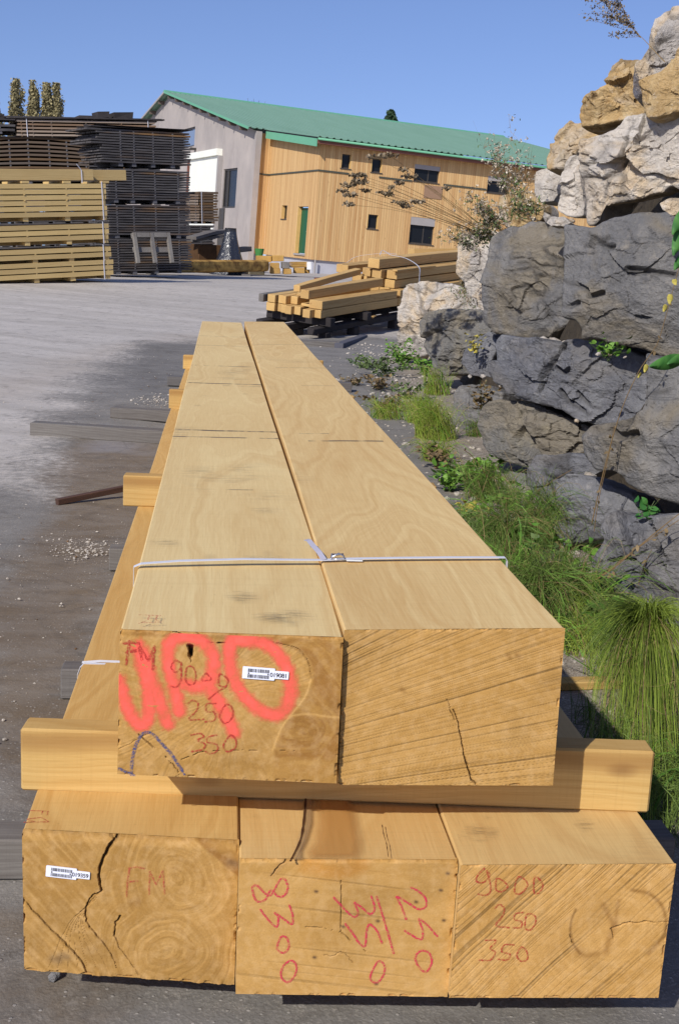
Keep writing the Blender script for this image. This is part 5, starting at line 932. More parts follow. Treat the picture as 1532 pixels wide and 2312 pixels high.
R_gry=rock_mat('grey_limestone',sr(122,120,118),sr(96,95,95),sr(134,130,124),sr(150,142,130),sr(126,112,84),.5)
R_gry2=rock_mat('bluish_grey_limestone',sr(118,118,121),sr(92,92,96),sr(130,130,131),sr(158,154,150),sr(120,108,86),.25)
R_tan=rock_mat('tan_grey_limestone',sr(124,121,116),sr(95,94,92),sr(132,126,112),sr(156,146,122),sr(138,122,92),.35)
R_wht=rock_mat('white_limestone',sr(198,188,174),sr(150,144,138),sr(210,202,190),sr(220,214,204),sr(190,158,104),.45)
R_och=rock_mat('ochre_limestone',sr(186,156,108),sr(154,128,88),sr(198,178,138),sr(204,194,176),sr(184,178,168),.6)
def wallpt(px,py):
    """where the sight line meets the battered face of the retaining wall"""
    n=np.array([1.,-.0775,-.34]); n/=np.linalg.norm(n); return hpl(px,py,(1.36,0,0),n)
def z3(l): return [(880+x/2.35,y/2.35) for x,y in l]
def z4(l): return [(780+x/2.037,480+y/2.037) for x,y in l]
def rock(label,pts,mat,thick=.8,yaw=40.,lean=8.,seed=0,amp=1.,push=0.,bev=.035,cracks=None,grp=None,name='boulder'):
    P=np.array(pts,float); c=P.mean(0); ctr=wallpt(*c); ctr=ctr+(ctr-CAM)/np.linalg.norm(ctr-CAM)*push
    a=math.radians(yaw); n=np.array([-math.cos(a),-math.sin(a),math.tan(math.radians(lean))]); n/=np.linalg.norm(n)
    # outline as a dense, slightly broken loop on the face plane
    W=np.array([hpl(x,y,ctr,n) for x,y in P]); e1=np.cross([0,0,1],n); e1/=np.linalg.norm(e1); e2=np.cross(n,e1)
    q=np.c_[(W-ctr)@e1,(W-ctr)@e2]; q2=np.vstack([q,q[:1]]); seg=np.linalg.norm(np.diff(q2,axis=0),axis=1); cum=np.r_[0,np.cumsum(seg)]; L=cum[-1]
    cen=q.mean(0); size=math.sqrt(abs(sum(q2[i,0]*q2[i+1,1]-q2[i+1,0]*q2[i,1] for i in range(len(q))))/2)
    N=int(min(400,max(110,L/.014))); t=np.linspace(0,L,N,endpoint=False); o_=np.c_[np.interp(t,cum,q2[:,0]),np.interp(t,cum,q2[:,1])]
    k=np.array([1,2,1.]); k/=k.sum(); o_=sum(w__*np.roll(o_,j-1,axis=0) for j,w__ in enumerate(k))
    o_=cen+(o_-cen)*1.045; d=o_-cen; ln=np.linalg.norm(d,axis=1)[:,None]
    o_=cen+d*(1+ (.016*fbm(o_[:,0]*7+seed,o_[:,1]*7,0*o_[:,0]+seed,4,3)/np.maximum(ln[:,0],.05)*1.6)[:,None])
    K=max(26,int(N*.24)); rr=np.r_[np.linspace(0,1,K)]; back=np.array([.06,.15,.3,.5,.75,1.]); V=[]
    th=thick*size
    rp=random.Random(seed*91+3); fac_=[(rp.uniform(0,6.28),rp.uniform(.10,.36),rp.uniform(.25,.95)) for _ in range(9)]
    for r in rr:
        s=1-(1-r); edge=np.clip((r-(1-bev*1.4))/(bev*1.4),0,1); dz=-bev*size*.8*(1-np.sqrt(np.maximum(1-edge**2,0)))
        qq_=(o_-cen)*s/size; fz=np.zeros(N)
        for an,bb,sl_ in fac_: fz=np.maximum(fz,(qq_[:,0]*math.cos(an)+qq_[:,1]*math.sin(an)*1.3-bb)*sl_)
        V.append(np.c_[cen+(o_-cen)*s,dz*.7-np.minimum(fz*size*.42,.12*size)])
    zl=V[-1][:,2]
    for bk in back: V.append(np.c_[cen+(o_-cen)*(1+.03*math.sin(bk*3)-.10*bk),zl*(1-bk)-bk*(th+.1*size)-.004])
    V.append(np.c_[cen+(o_-cen)*.4,np.full(N,-th*1.05-.1*size)])
    V=np.array(V); n_r=len(V); V=V.reshape(-1,3); G=ctr+V[:,:1]*e1+V[:,1:2]*e2+V[:,2:]*n
    # relief: facets, strata ledges, pits
    x,y,z=G.T; s0=seed*3.7
    big=fbm(x*1.6+s0,y*1.6,z*1.9,3,seed); f1=fbm(x*5+s0,y*5,z*5,4,seed+1,.55); f2=fbm(x*24,y*24,z*24,3,seed+2,.6)
    fac=np.abs(n3(x*3.1+s0,y*3.1,z*3.1,seed+4)); strata=np.tanh(6*n3(x*1.3,y*1.3,z*9+1.5*big,seed+5))
    rid=1-np.abs(fbm(x*2.6+s0,y*2.6,z*4.2+.8*big,3,seed+6))*9; crev=np.clip(rid,0,1)*np.clip(fbm(x*1.5,y*1.5,z*1.5+s0,2,seed+8)*3.2-.1,0,1)
    rc=np.random.default_rng(seed*7+5); nc=int(9+8*size); sc_=rc.uniform(q.min(0),q.max(0),(nc,2)); tl=rc.normal(size=(nc,2))*.13; cf=.38 if amp<=.9 else 1.; hh=rc.normal(size=nc)*.016*cf; tl*=cf
    wq=V[:,:2]+.035*np.c_[fbm(V[:,0]*6,V[:,1]*6,0*x+seed,3,21),fbm(V[:,0]*6,V[:,1]*6,0*x+seed+3,3,22)]
    dc=((wq[:,None,:]-sc_[None])**2*np.array([1,1.7])).sum(2); ci=dc.argmin(1); cell=hh[ci]+((wq-sc_[ci])*tl[ci]).sum(1)
    sc2=rc.uniform(q.min(0),q.max(0),(nc*7,2)); dc=((wq[:,None,:]-sc2[None])**2*np.array([1,2.2])).sum(2); c2=dc.argmin(1); tl2=rc.normal(size=(nc*7,2))*.16; cell2=((wq-sc2[c2])*tl2[c2]).sum(1)+rc.normal(size=nc*7)[c2]*.004
    bil=np.abs(fbm(x*8+s0,y*8,z*10,3,seed+11,.6)); lay=fbm(x*3,y*3,z*26+2*big,2,seed+12)
    disp=amp*(size*.012*big+.010*f1+.007*f2+cell*1.15+cell2*(.42 if amp<=.9 else .8)+.006*strata-.016*bil+.006*lay)-.030*crev*amp
    if cracks:
        for cl in cracks:
            C=np.array([hpl(a_,b_,ctr,n) for a_,b_ in cl]); cq=catmull(np.c_[(C-ctr)@e1,(C-ctr)@e2],5); dd,_=seg_dist(V[:,0],V[:,1],cq,.05)
            kk=np.clip(1.3-dd/.014*(1+.6*f1),0,1)*(V[:,2]>-bev*size); disp-=.05*kk; crev=np.maximum(crev,kk*.8)
    nn=np.tile(n,(len(G),1)); ringi=np.repeat(np.arange(n_r),N); side=(ringi>=K); rad=((V[:,:1]-cen[0])*e1+(V[:,1:2]-cen[1])*e2); rl=np.linalg.norm(rad,axis=1)[:,None]+1e-6
    nn[side]=(rad/rl)[side]; e_=np.clip((V[:,2]*-1)/(bev*size*.8+1e-6),0,1)[:,None]; nn=nn*(1-e_*.5)+rad/rl*e_*.5; damp=np.where(side,.35,1)*np.clip(1.15-np.repeat(np.r_[rr,np.ones(n_r-K)],N)**12*.55,.3,1)
    G=G+nn*(disp*damp)[:,None]
    i=(np.arange(n_r-1)[:,None]*N); j=np.arange(N)[None,:]; Fq=np.stack([i+j,i+(j+1)%N,i+N+(j+1)%N,i+N+j],-1).reshape(-1,4)
    org=G.mean(0); V2=np.vstack([G-org,[(G[-N:]-org).mean(0)]]); last=(n_r-1)*N+np.arange(N); tri=np.c_[last,(n_r-1)*N+(np.arange(N)+1)%N,np.full(N,len(V2)-1),np.full(N,len(V2)-1)]
    me=npmesh(name,V2,Fq,smooth=False)
    bm=bmesh.new(); bm.from_mesh(me); bm.verts.ensure_lookup_table(); bmesh.ops.remove_doubles(bm,verts=bm.verts[:N],dist=.0005); bmesh.ops.holes_fill(bm,edges=[e for e in bm.edges if e.is_boundary],sides=0); bmesh.ops.recalc_face_normals(bm,faces=bm.faces[:])
    cl_=bm.verts.layers.float.get('crev') ; bm.to_mesh(me); bm.free()
    co=np.empty(len(me.vertices)*3); me.vertices.foreach_get('co',co); co=co.reshape(-1,3)+org
    x,y,z=co.T; big=fbm(x*1.6+s0,y*1.6,z*1.9,3,seed); rid=1-np.abs(fbm(x*2.6+s0,y*2.6,z*4.2+.8*big,3,seed+6))*9; cv=np.clip(rid,0,1)*np.clip(fbm(x*1.5,y*1.5,z*1.5+s0,2,seed+8)*3.2-.1,0,1)
    if cracks:
        qq=np.c_[(co-ctr)@e1,(co-ctr)@e2]
        for cl in cracks:
            C=np.array([hpl(a_,b_,ctr,n) for a_,b_ in cl]); cq=catmull(np.c_[(C-ctr)@e1,(C-ctr)@e2],5); dd,_=seg_dist(qq[:,0],qq[:,1],cq,.05); cv=np.maximum(cv,np.clip(1.2-dd/.014,0,1)*.8)
    setattr_f(me,'crev',cv*.8)
    o=link(name,me,None,mat); o.location=org; tag(o,label,'boulder',grp or 'boulders of the retaining wall'); return o
rock('white weathered pinnacle boulder at the top right of the wall',z3([(1532,15),(1470,35),(1400,95),(1362,170),(1350,250),(1310,300),(1285,380),(1285,460),(1310,492),(1340,470),(1370,430),(1440,390),(1480,330),(1560,250),(1680,200),(1700,60)]),R_wht,.8,55,12,1,1.2)
rock('ochre boulder at the right edge below the white pinnacle',z3([(1330,420),(1440,380),(1480,320),(1540,225),(1700,200),(1760,420),(1700,575),(1532,575),(1450,600),(1350,600),(1325,520)]),R_och,.8,50,10,2,1.1)
rock('upper ochre boulder with grey patches near the skyline',z3([(1030,490),(1110,455),(1150,370),(1210,310),(1310,298),(1295,380),(1290,460),(1335,500),(1330,600),(1200,622),(1010,655),(1000,560)]),R_och,.8,50,10,3,1.1)
rock('lower ochre boulder at the left of the skyline step',z3([(865,710),(920,665),(1050,630),(1190,605),(1200,700),(1110,740),(1000,770),(985,840),(950,890),(830,895),(832,820),(860,780)]),R_och,.9,50,10,4,1.1)
rock('big overhanging white boulder with yellow veins, largest of the pale ones',z3([(990,745),(1110,715),(1170,690),(1200,605),(1330,585),(1400,600),(1440,575),(1532,562),(1760,555),(1760,1030),(1532,1010),(1480,985),(1430,1020),(1100,1095),(1085,1165),(1060,1190),(1020,1180),(1012,1080),(990,900)]),R_wht,.75,50,-4,5,1.25,push=-.05,cracks=[z3([(1270,640),(1250,720),(1230,850),(1150,960),(1110,1080)])])
rock('pale grey boulder wedged left of the big white boulder',z3([(920,890),(940,850),(985,830),(1003,960),(1018,1080),(1012,1138),(935,1130),(870,1110),(885,1010),(910,950)]),R_wht,.8,45,4,6,1.)
rock('small white boulder at the left end of the pale upper row',z3([(765,910),(820,890),(920,885),(918,950),(890,1010),(862,1065),(800,1065),(755,1010)]),R_wht,.9,45,8,7,.9)
rock('low ochre boulder half hidden by dry weeds',z3([(570,1040),(640,1010),(720,1010),(790,1070),(800,1150),(730,1190),(600,1200),(560,1130)]),R_och,.9,45,8,8,1.,push=.3)
rock('small white stone at the right edge under the big white boulder',z3([(1430,1080),(1480,1055),(1620,1045),(1640,1110),(1532,1135),(1490,1140),(1440,1110)]),R_wht,.9,50,5,9,.6)
rock('upright white boulder left of the big grey block',z3([(345,1290),(380,1240),(440,1240),(520,1235),(600,1240),(570,1350),(530,1450),(480,1500),(465,1580),(400,1565),(370,1490),(330,1440),(345,1350)]),R_wht,.8,45,4,10,1.1)
rock('white boulder at the far foot of the wall beside the lumber pile',[(895,690),(905,655),(940,640),(1000,640),(1050,655),(1080,690),(1085,760),(1060,800),(960,800),(930,803),(893,797),(893,740)],R_wht,.8,50,6,11,1.1)
rock('grey slab forming the left half of the topmost dark course',z4([(640,112),(700,75),(800,50),(900,45),(985,48),(990,150),(980,300),(972,430),(985,500),(890,555),(800,575),(730,568),(660,540),(600,490),(603,330),(622,200)]),R_gry,.8,42,3,12,.9,bev=.06)
rock('huge dark grey slab with a branching crack at the right of the topmost course',z4([(962,52),(1100,62),(1200,25),(1300,8),(1420,-5),(1532,10),(1800,20),(1800,720),(1532,672),(1420,645),(1280,605),(1150,580),(1050,575),(1062,520),(1050,480),(975,470),(965,300),(980,150)]),R_gry,.6,44,3,13,.85,bev=.045,cracks=[z4([(962,300),(1000,320),(1060,335),(1110,360),(1125,385),(1180,370)]),z4([(1330,480),(1400,495),(1480,530),(1540,570)]),z4([(1080,150),(1130,130),(1190,115)]),z4([(960,420),(1010,432),(1060,415)]),z4([(1300,260),(1400,270),(1500,285)]),z4([(1100,90),(1180,150),(1230,160)])])
rock('left dark block of the second course with a split face',z4([(640,600),(668,553),(780,580),(960,595),(1060,580),(1200,610),(1340,670),(1420,740),(1380,900),(1260,960),(1120,985),(1040,930),(900,880),(740,830),(655,740),(636,680)]),R_gry2,.8,42,5,14,1.,bev=.06,cracks=[z4([(990,600),(960,680),(910,750),(890,820)]),z4([(985,820),(1020,870),(1060,900),(1110,930)]),z4([(970,715),(1000,735),(1030,720)]),z4([(1060,830),(1100,880),(1150,900)])])
rock('massive slanting dark slab reaching the right edge of the second course',z4([(1345,665),(1440,700),(1532,712),(1800,730),(1800,1380),(1600,1345),(1532,1338),(1440,1310),(1340,1270),(1270,1230),(1220,1185),(1140,1180),(1080,1120),(1070,1040),(1110,985),(1250,955),(1370,890)]),R_gry,.7,44,5,15,.85,bev=.05,cracks=[z4([(1180,900),(1240,910),(1290,890)]),z4([(1290,840),(1370,830),(1450,815)]),z4([(1200,1000),(1260,1030),(1330,1020)])])
rock('rounded grey block at the left of the third course',z4([(480,830),(510,795),(620,795),(700,830),(690,900),(640,960),(605,1010),(540,1028),(490,1012)]),R_gry,.8,42,6,16,.9)
rock('tan and grey block with a crumbling face in the third course',z4([(625,900),(700,870),(850,880),(960,930),(1085,985),(1090,1090),(1000,1125),(890,1140),(850,1195),(800,1175),(700,1125),(610,1065),(608,960)]),R_tan,.8,42,6,17,1.15)
rock('brownish pitted block behind the far end of the third course',z4([(318,500),(345,465),(400,450),(500,445),(610,455),(650,500),(670,560),(645,620),(640,690),(560,735),(430,742),(372,702),(335,630)]),R_tan,.8,42,4,18,1.1,push=.15)
rock('low blue grey block at the foot of the second course',z4([(545,620),(640,545),(700,600),(650,700),(670,760),(560,740),(520,690)]),R_gry2,.8,42,4,27,.9,push=.1)
rock('narrow dark wedge boulder under the crumbling block',z4([(822,1190),(870,1130),(1000,1108),(1080,1130),(1155,1190),(1080,1230),(960,1250),(945,1330),(955,1465),(880,1410),(835,1290)]),R_gry2,.8,42,5,19,.9)
rock('grey boulder with a white mineral streak behind the horsetail',z4([(945,1250),(1000,1215),(1100,1212),(1200,1255),(1300,1300),(1365,1390),(1260,1425),(1160,1500),(1000,1530),(940,1420)]),R_gry2,.8,44,8,20,.85)
rock('nearest blue grey boulder low at the right edge with white flecks',z4([(1180,1430),(1300,1398),(1450,1395),(1800,1395),(1800,2050),(1500,2050),(1200,1900),(1120,1700),(1125,1600),(1160,1520)]),R_gry2,.7,46,8,21,1.,bev=.07)
rock('small flat grey stone among the leafy weeds',z4([(690,1215),(750,1190),(812,1200),(825,1265),(760,1290),(700,1270)]),R_gry,.9,40,15,22,.6)
rock('loose white flat stone on the ledge above the dark slab',z4([(915,45),(935,15),(1000,18),(1030,45),(1000,62),(940,60)]),R_wht,.9,42,10,23,.5)
# rubble lodged in the joints
def stones(name,label,cat,pts,smin,smax,mat,group=None,each=True,base=None):
    for i,p in enumerate(pts):
        s=random.uniform(smin,smax); bm=bmesh.new(); bmesh.ops.create_icosphere(bm,subdivisions=1,radius=s)
        for v_ in bm.verts: v_.co=Vector((v_.co.x*random.uniform(.8,1.3),v_.co.y*random.uniform(.7,1.1),v_.co.z*random.uniform(.4,.8)))
        me=bpy.data.meshes.new(name); bm.to_mesh(me); bm.free(); o=link(name,me,None,mat); o.location=p; o.rotation_euler=(random.uniform(-.5,.5),random.uniform(-.5,.5),random.uniform(0,6)); tag(o,label,cat,group)
M_peb=rock_mat('pale_pebble',sr(206,198,186),sr(160,150,138),sr(200,190,176),sr(220,214,206))
def scatter(n,gen,smin,smax,name,label,mat=None,kind='stuff'):
    ico=bmesh.new(); bmesh.ops.create_icosphere(ico,subdivisions=1,radius=1); iv=np.array([v.co[:] for v in ico.verts]); fi=np.array([[v.index for v in f.verts] for f in ico.faces]); ico.free()
    V=[];Fq=[]
    for k in range(n):
        p=gen()
        if p is None: continue
        s=smin*(smax/smin)**(random.random()**2.2); sc=np.array([random.uniform(.7,1.4),random.uniform(.7,1.2),random.uniform(.4,.8)])*s; a=random.uniform(0,6.28); ca,sa=math.cos(a),math.sin(a)
        q=iv*(1+rng.uniform(-.2,.2,(len(iv),1)))*sc; q=np.c_[q[:,0]*ca-q[:,1]*sa,q[:,0]*sa+q[:,1]*ca,q[:,2]]+np.array(p)+[0,0,s*.15]; Fq.append(fi+len(V)*len(iv)); V.append(q)
    me=npmesh(name,np.vstack(V),np.vstack(Fq)); setattr_f(me,'crev',np.zeros(len(me.vertices))); o=link(name,me,None,mat or M_peb); tag(o,label,None,None,kind); return o
def gpix(x0,x1,y0,y1):
    def f_():
        p=hg(random.uniform(x0,x1),random.uniform(y0,y1)); return (p[0],p[1],p[2])
    return f_
def gauss_pix(cx,cy,sx,sy):
    def f_(): p=hg(random.gauss(cx,sx),random.gauss(cy,sy)); return tuple(p)
    return f_
scatter(330,gauss_pix(195,1240,38,13),.0018,.0085,'gravel','spill of small pale gravel on the brown stained asphalt')
scatter(150,gauss_pix(352,905,30,7),.003,.014,'gravel','patch of pinkish white chippings beside the bearer',M_peb)
def yardgen():
    y=3+15*random.random()**1.3; x=random.uniform(-.28*y-.4,-.25); return (x,y,float(gz(y)))
scatter(1700,yardgen,.0015,.007,'gravel','scattered white chippings on the dark asphalt')
M_chip=flatmat('bark_chip_brown',sr(110,84,58),.9,.3,40)
def bkgen():
    y=2.2+14*random.random(); x=random.gauss(-.45,.35); return (min(x,-.22),y,float(gz(y)))
scatter(420,bkgen,.0015,.008,'bark_scraps','small brown bark scraps and splinters left of the beams',M_chip)
scatter(260,gauss_pix(760,735,90,9),.004,.02,'bark_scraps','brown bark scraps round the black skid frame',M_chip)
def rg():
    y=random.uniform(2.3,18); x=1.2+.07*y+random.gauss(.0,.28)+(.1 if y<5 else 0); return (max(x,1.02+.03*y),y,float(gz(y)))
scatter(2300,rg,.003,.026,'gravel','pale limestone chippings along the foot of the boulder wall')
for i,(px,py) in enumerate(((120,1868+240),(117,2110))): pass
stones('stone','grey pebble on the asphalt at the lower left corner','stone',[hz(122,2203,.01)],.012,.013,R_gry)
for i,(px,py,s) in enumerate(((1350,798,.022),(1375,800,.018),(1410,806,.016),(1250,770,.05),(1225,768,.04),(1275,774,.03),(1235,492,.05),(1262,500,.04),(1290,498,.03),(1205,495,.03),(1230,868,.018),(1300,950,.018),(1200,900,.018),(1330,1075,.04),(1130,870,.02),(1090,850,.03),(1060,850,.025))):
    p=wallpt(px,py); stones('stone',['small white stone in the joint above the massive slab','white pebble right of it in the joint above the massive slab','third little white stone in that joint','grey brown rubble piece in the dark joint under the left slab','rubble piece left in the dark joint under the left slab','rubble piece right in the dark joint under the left slab','white rubble on the ledge above the grey slab','grey rubble beside the wedged pale boulder','small rubble right of the wedged pale boulder','leftmost rubble on the ledge above the grey slab','pale rubble in the joint above the crumbling block','pale rubble lower right of the crumbling block','pale rubble at the left of the second joint','grey stone in the joint under the massive slab','pale stone beside the rounded grey block','pale stone behind the rounded grey block','small pale stone left behind the rounded block'][i],'stone',[p],s*.7,s,R_wht,None)
# earth packed behind the boulders
V=[];ys=np.arange(1.,24,.12); zs=np.linspace(-.1,1,26)
for y_ in ys:
    top=np.interp(y_,[1,4,6,7.5,9,10.5,12,14,16.5,18.5],[2.3,2.5,2.6,2.6,2.0,1.6,1.15,.85,.45,.0])
    for k,t_ in enumerate(zs): z_=t_*top; V.append((1.36+.0775*y_+.34*z_+.50+.10*fbm(y_*1.3,z_*1.3,0,3,77)+max(0,t_-.85)*2.2,y_,z_+.04*n3(y_*3,k*.5,1)))
    for k,dx in enumerate((.8,1.8,3.5,7.)): V.append((1.36+.0775*y_+.34*top+.83+dx,y_,top+.1*n3(y_,dx,3)))
m_=26+4; n_=len(ys); Fq=[(i*m_+j,(i+1)*m_+j,(i+1)*m_+j+1,i*m_+j+1) for i in range(n_-1) for j in range(m_-1)]
me=npmesh('earth_bank',V,Fq,smooth=True); ms=NT('dark_earth'); nn=ms.noise(ms.obj(),14,5,.7); ms.col(ms.mix(nn,sr(44,38,30),sr(84,74,60))); ms.rough(.95); ms.bump(nn,.8,.05); tag(link('earth_bank',me,None,ms.m),kind='structure')
# ------------------------------------------------------------------ plants
def leafmat(name,a,b,rough=.55,trans=.0):
    m=NT(name); t=m.attr('t'); m.col(m.mix(t,a,b)); m.rough(rough)
    if trans: m.b.inputs['Transmission Weight'].default_value=0; m.b.inputs['Subsurface Weight'].default_value=0
    return m.m
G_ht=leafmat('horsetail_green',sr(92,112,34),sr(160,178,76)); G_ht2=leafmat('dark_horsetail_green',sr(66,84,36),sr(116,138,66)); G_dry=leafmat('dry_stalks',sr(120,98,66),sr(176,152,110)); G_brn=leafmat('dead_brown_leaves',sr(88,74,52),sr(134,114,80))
G_lf=leafmat('weed_leaf_green',sr(62,104,34),sr(120,158,64)); G_lfd=leafmat('dusty_weed_green',sr(62,82,42),sr(112,128,78)); G_seed=leafmat('fluffy_seed_heads',sr(150,134,110),sr(206,196,178)); G_bind=leafmat('bindweed_leaf',sr(44,92,40),sr(78,126,58)); G_yel=leafmat('yellowed_leaf',sr(150,138,60),sr(186,172,84)); G_pink=leafmat('brown_seed_heads',sr(98,86,68),sr(150,134,110))
def ribbons(name,curves,mat,parent,w0,w1=None,k=7,tri=False):
    """curves: list of (p0,c1,c2,p3) cubic controls -> crossed thin blades"""
    C=np.array(curves,float); n=len(C); t=np.linspace(0,1,k)[None,:,None]; P=(1-t)**3*C[:,0:1]+3*t*(1-t)**2*C[:,1:2]+3*t*t*(1-t)*C[:,2:3]+t**3*C[:,3:4]
    T=np.gradient(P,axis=1); T/=np.linalg.norm(T,axis=2,keepdims=True)+1e-9; s=rng.normal(size=(n,1,3)); S_=np.cross(T,s); S_/=np.linalg.norm(S_,axis=2,keepdims=True)+1e-9
    w=np.linspace(1,.35 if w1 is None else w1,k)[None,:,None]*w0*rng.uniform(.7,1.3,(n,1,1)); V=[];Fq=[];tt=[]
    for S2 in (S_,np.cross(T,S_)):
        A=P-S2*w/2; B_=P+S2*w/2; V.append(np.stack([A,B_],2).reshape(-1,3)); tt.append(np.repeat(rng.uniform(0,1,n),k*2))
    nv=n*k*2; i=(np.arange(n)[:,None]*k*2+np.arange(k-1)[None,:]*2).ravel(); f=np.c_[i,i+1,i+3,i+2]; Fq=np.vstack([f,f+nv]); V=np.vstack(V)
    me=npmesh(name,V,Fq); setattr_f(me,'t',np.concatenate(tt)); return link(name,me,parent,mat)
def leaves(name,pts,dirs,size,mat,parent,aspect=.55,n=1):
    pts=np.array(pts); m_=len(pts); d=np.array(dirs,float); d/=np.linalg.norm(d,axis=1)[:,None]+1e-9; s=np.cross(d,rng.normal(size=(m_,3))*[.4,.4,1]+[0,0,.6]); s/=np.linalg.norm(s,axis=1)[:,None]+1e-9; nr=np.cross(d,s)
    L=size*rng.uniform(.55,1.3,(m_,1)); W_=L*aspect
    prof=[(0,.04,0),(.2,.40,.05),(.5,.5,.08),(.8,.28,.03),(1.,.02,-.08)]; V=np.stack([pts+d*L*a+sg*s*W_*b+nr*L*(c-(.10*b)*0) for a,b,c in prof for sg in (-1,1)],1)
    V=V.reshape(-1,3); i=(np.arange(m_)[:,None]*10+np.arange(4)[None,:]*2).ravel(); Fq=np.c_[i,i+1,i+3,i+2]; me=npmesh(name,V,Fq); setattr_f(me,'t',np.repeat(rng.uniform(0,1,m_),10)); return link(name,me,parent,mat)
def R3(s=1.): return np.array([random.gauss(0,s),random.gauss(0,s),random.gauss(0,s)])
def grassy(label,base,n,h,spread,mat,w=.0022,droop=.6,cat='grass tuft',name='grass_tuft',extra=None,k=7,rad=.08,bias=(0,0,0)):
    t=empty(name,tuple(base)); tag(t,label,cat,'grassy tufts along the wall foot'); C=[]
    for i in range(n):
        a=random.uniform(0,6.28); r0=rad*random.random()**.5; L=h*random.uniform(.3,1.15); sp=spread*1.15*random.random()**.5; dx,dy=math.cos(a)*sp+bias[0],math.sin(a)*sp+bias[1]
        p0=np.array([r0*math.cos(a*1.7),r0*math.sin(a*1.7),0]); p1=p0+[dx*L*.15,dy*L*.15,L*.5]; p3=p0+np.array([dx*L,dy*L,L*(1-droop*sp)+bias[2]*L])+R3(.02); p2=p0+np.array([dx*L*.6,dy*L*.6,L*(.95-.2*droop*sp)])+R3(.015)
        C.append((p0,p1,p2,p3))
    ribbons('blades',C,mat,t,w,k=k)
    ribbons('broad_blades',[(c[0]+R3(.02),c[1]+R3(.01),c[2]+R3(.03),c[3]*np.array([1,1,.8])+R3(.05)) for c in random.sample(C,max(3,n//14))],G_lf,t,w*3.2,w1=.15,k=k)
    if extra: ribbons('dry_blades',[C[random.randrange(n)] for _ in range(n//7)] if 0 else [(c[0]+R3(.01),c[1],c[2]+R3(.03),c[3]+R3(.04)) for c in random.sample(C,max(1,n//7))],extra,t,w*.9,k=k)
    return t
# the weeping horsetail at the right edge
hp=hy(1462,1402,3.42); t=empty('horsetail_plant',tuple(hp)); tag(t,'large bright green weeping horsetail plume at the right edge','horsetail plant'); C=[]
def away(px,py,y): return np.array(hy(px,py,y))-hp
for i in range(640):
    ex=random.gauss(1470,75); ex=min(max(ex,1330),1640); ey=random.uniform(1560,1850)-abs(ex-1470)*.45+ (60 if ex>1450 else 0); yy=min(hp[1]-random.uniform(.0,.7),hz(ex,ey,.015)[1]); e=away(ex,ey,yy)
    st=R3(.02); mid=away(1462+(ex-1462)*.75,1400+(ey-1400)*.12-random.uniform(5,60),hp[1]-.1+R3(.06)[0]); m2=away(1462+(ex-1462)*.98,1400+(ey-1400)*.52,yy+.05)
    C.append((st,mid,m2,e))
ribbons('weeping_shoots',C,G_ht,t,.0015,k=12); ribbons('dry_shoots',[(c[0]+R3(.01),c[1]+R3(.03),c[2]+R3(.05),c[3]+R3(.08)) for c in random.sample(C,90)],G_dry,t,.0016,k=12); C=[]
for i in range(520):
    a=random.uniform(math.pi*.98,math.pi*2.0); r=random.uniform(60,150); e=away(1462+math.cos(a)*r*1.0,1402+math.sin(a)*r*.55+20*random.random(),hp[1]+R3(.18)[0]); C.append((R3(.02),e*.4+[0,0,.04],e*.8+[0,0,.03],e+[0,0,-.03]))
ribbons('arching_shoots',C,G_ht,t,.0017,k=9); C=[]
for i in range(420):
    a=random.uniform(math.pi*.6,math.pi*1.15); r=random.uniform(90,165); e=away(1462+math.cos(a)*r,1425+math.sin(a)*r*1.3,hp[1]-random.uniform(-.1,.3)); C.append((R3(.02),e*.35+[0,0,.06],e*.8+[0,0,.05],e+[0,0,-.02]))
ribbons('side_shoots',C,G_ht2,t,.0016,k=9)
# lower dark grass in the shade beneath it
b0=hz(1440,1990,0.); 
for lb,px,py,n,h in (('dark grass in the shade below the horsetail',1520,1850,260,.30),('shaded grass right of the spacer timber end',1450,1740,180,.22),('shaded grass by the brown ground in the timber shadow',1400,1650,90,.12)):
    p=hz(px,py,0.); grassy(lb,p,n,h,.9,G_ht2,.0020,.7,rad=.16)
# horsetail clumps along the foot, from near to far
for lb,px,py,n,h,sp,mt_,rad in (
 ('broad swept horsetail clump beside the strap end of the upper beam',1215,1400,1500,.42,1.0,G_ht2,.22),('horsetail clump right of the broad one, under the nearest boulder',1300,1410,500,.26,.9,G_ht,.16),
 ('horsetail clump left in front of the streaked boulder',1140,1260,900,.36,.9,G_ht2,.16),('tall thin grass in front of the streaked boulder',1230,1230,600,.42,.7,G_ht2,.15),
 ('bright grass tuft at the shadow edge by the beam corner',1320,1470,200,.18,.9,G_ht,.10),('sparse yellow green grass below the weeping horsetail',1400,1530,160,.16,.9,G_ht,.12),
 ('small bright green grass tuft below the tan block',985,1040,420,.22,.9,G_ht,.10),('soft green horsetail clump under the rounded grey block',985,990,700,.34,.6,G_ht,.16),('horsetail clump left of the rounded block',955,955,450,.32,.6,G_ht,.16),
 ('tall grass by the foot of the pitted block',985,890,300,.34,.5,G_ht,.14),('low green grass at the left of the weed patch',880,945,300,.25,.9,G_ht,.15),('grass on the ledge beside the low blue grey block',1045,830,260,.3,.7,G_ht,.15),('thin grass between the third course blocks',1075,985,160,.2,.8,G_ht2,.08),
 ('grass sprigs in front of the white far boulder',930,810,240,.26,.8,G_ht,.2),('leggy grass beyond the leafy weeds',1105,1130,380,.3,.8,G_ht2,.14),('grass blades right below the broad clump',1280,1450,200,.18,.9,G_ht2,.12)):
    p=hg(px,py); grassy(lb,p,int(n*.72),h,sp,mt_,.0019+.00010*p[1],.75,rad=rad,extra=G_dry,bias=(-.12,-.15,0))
p=wallpt(1130,575)
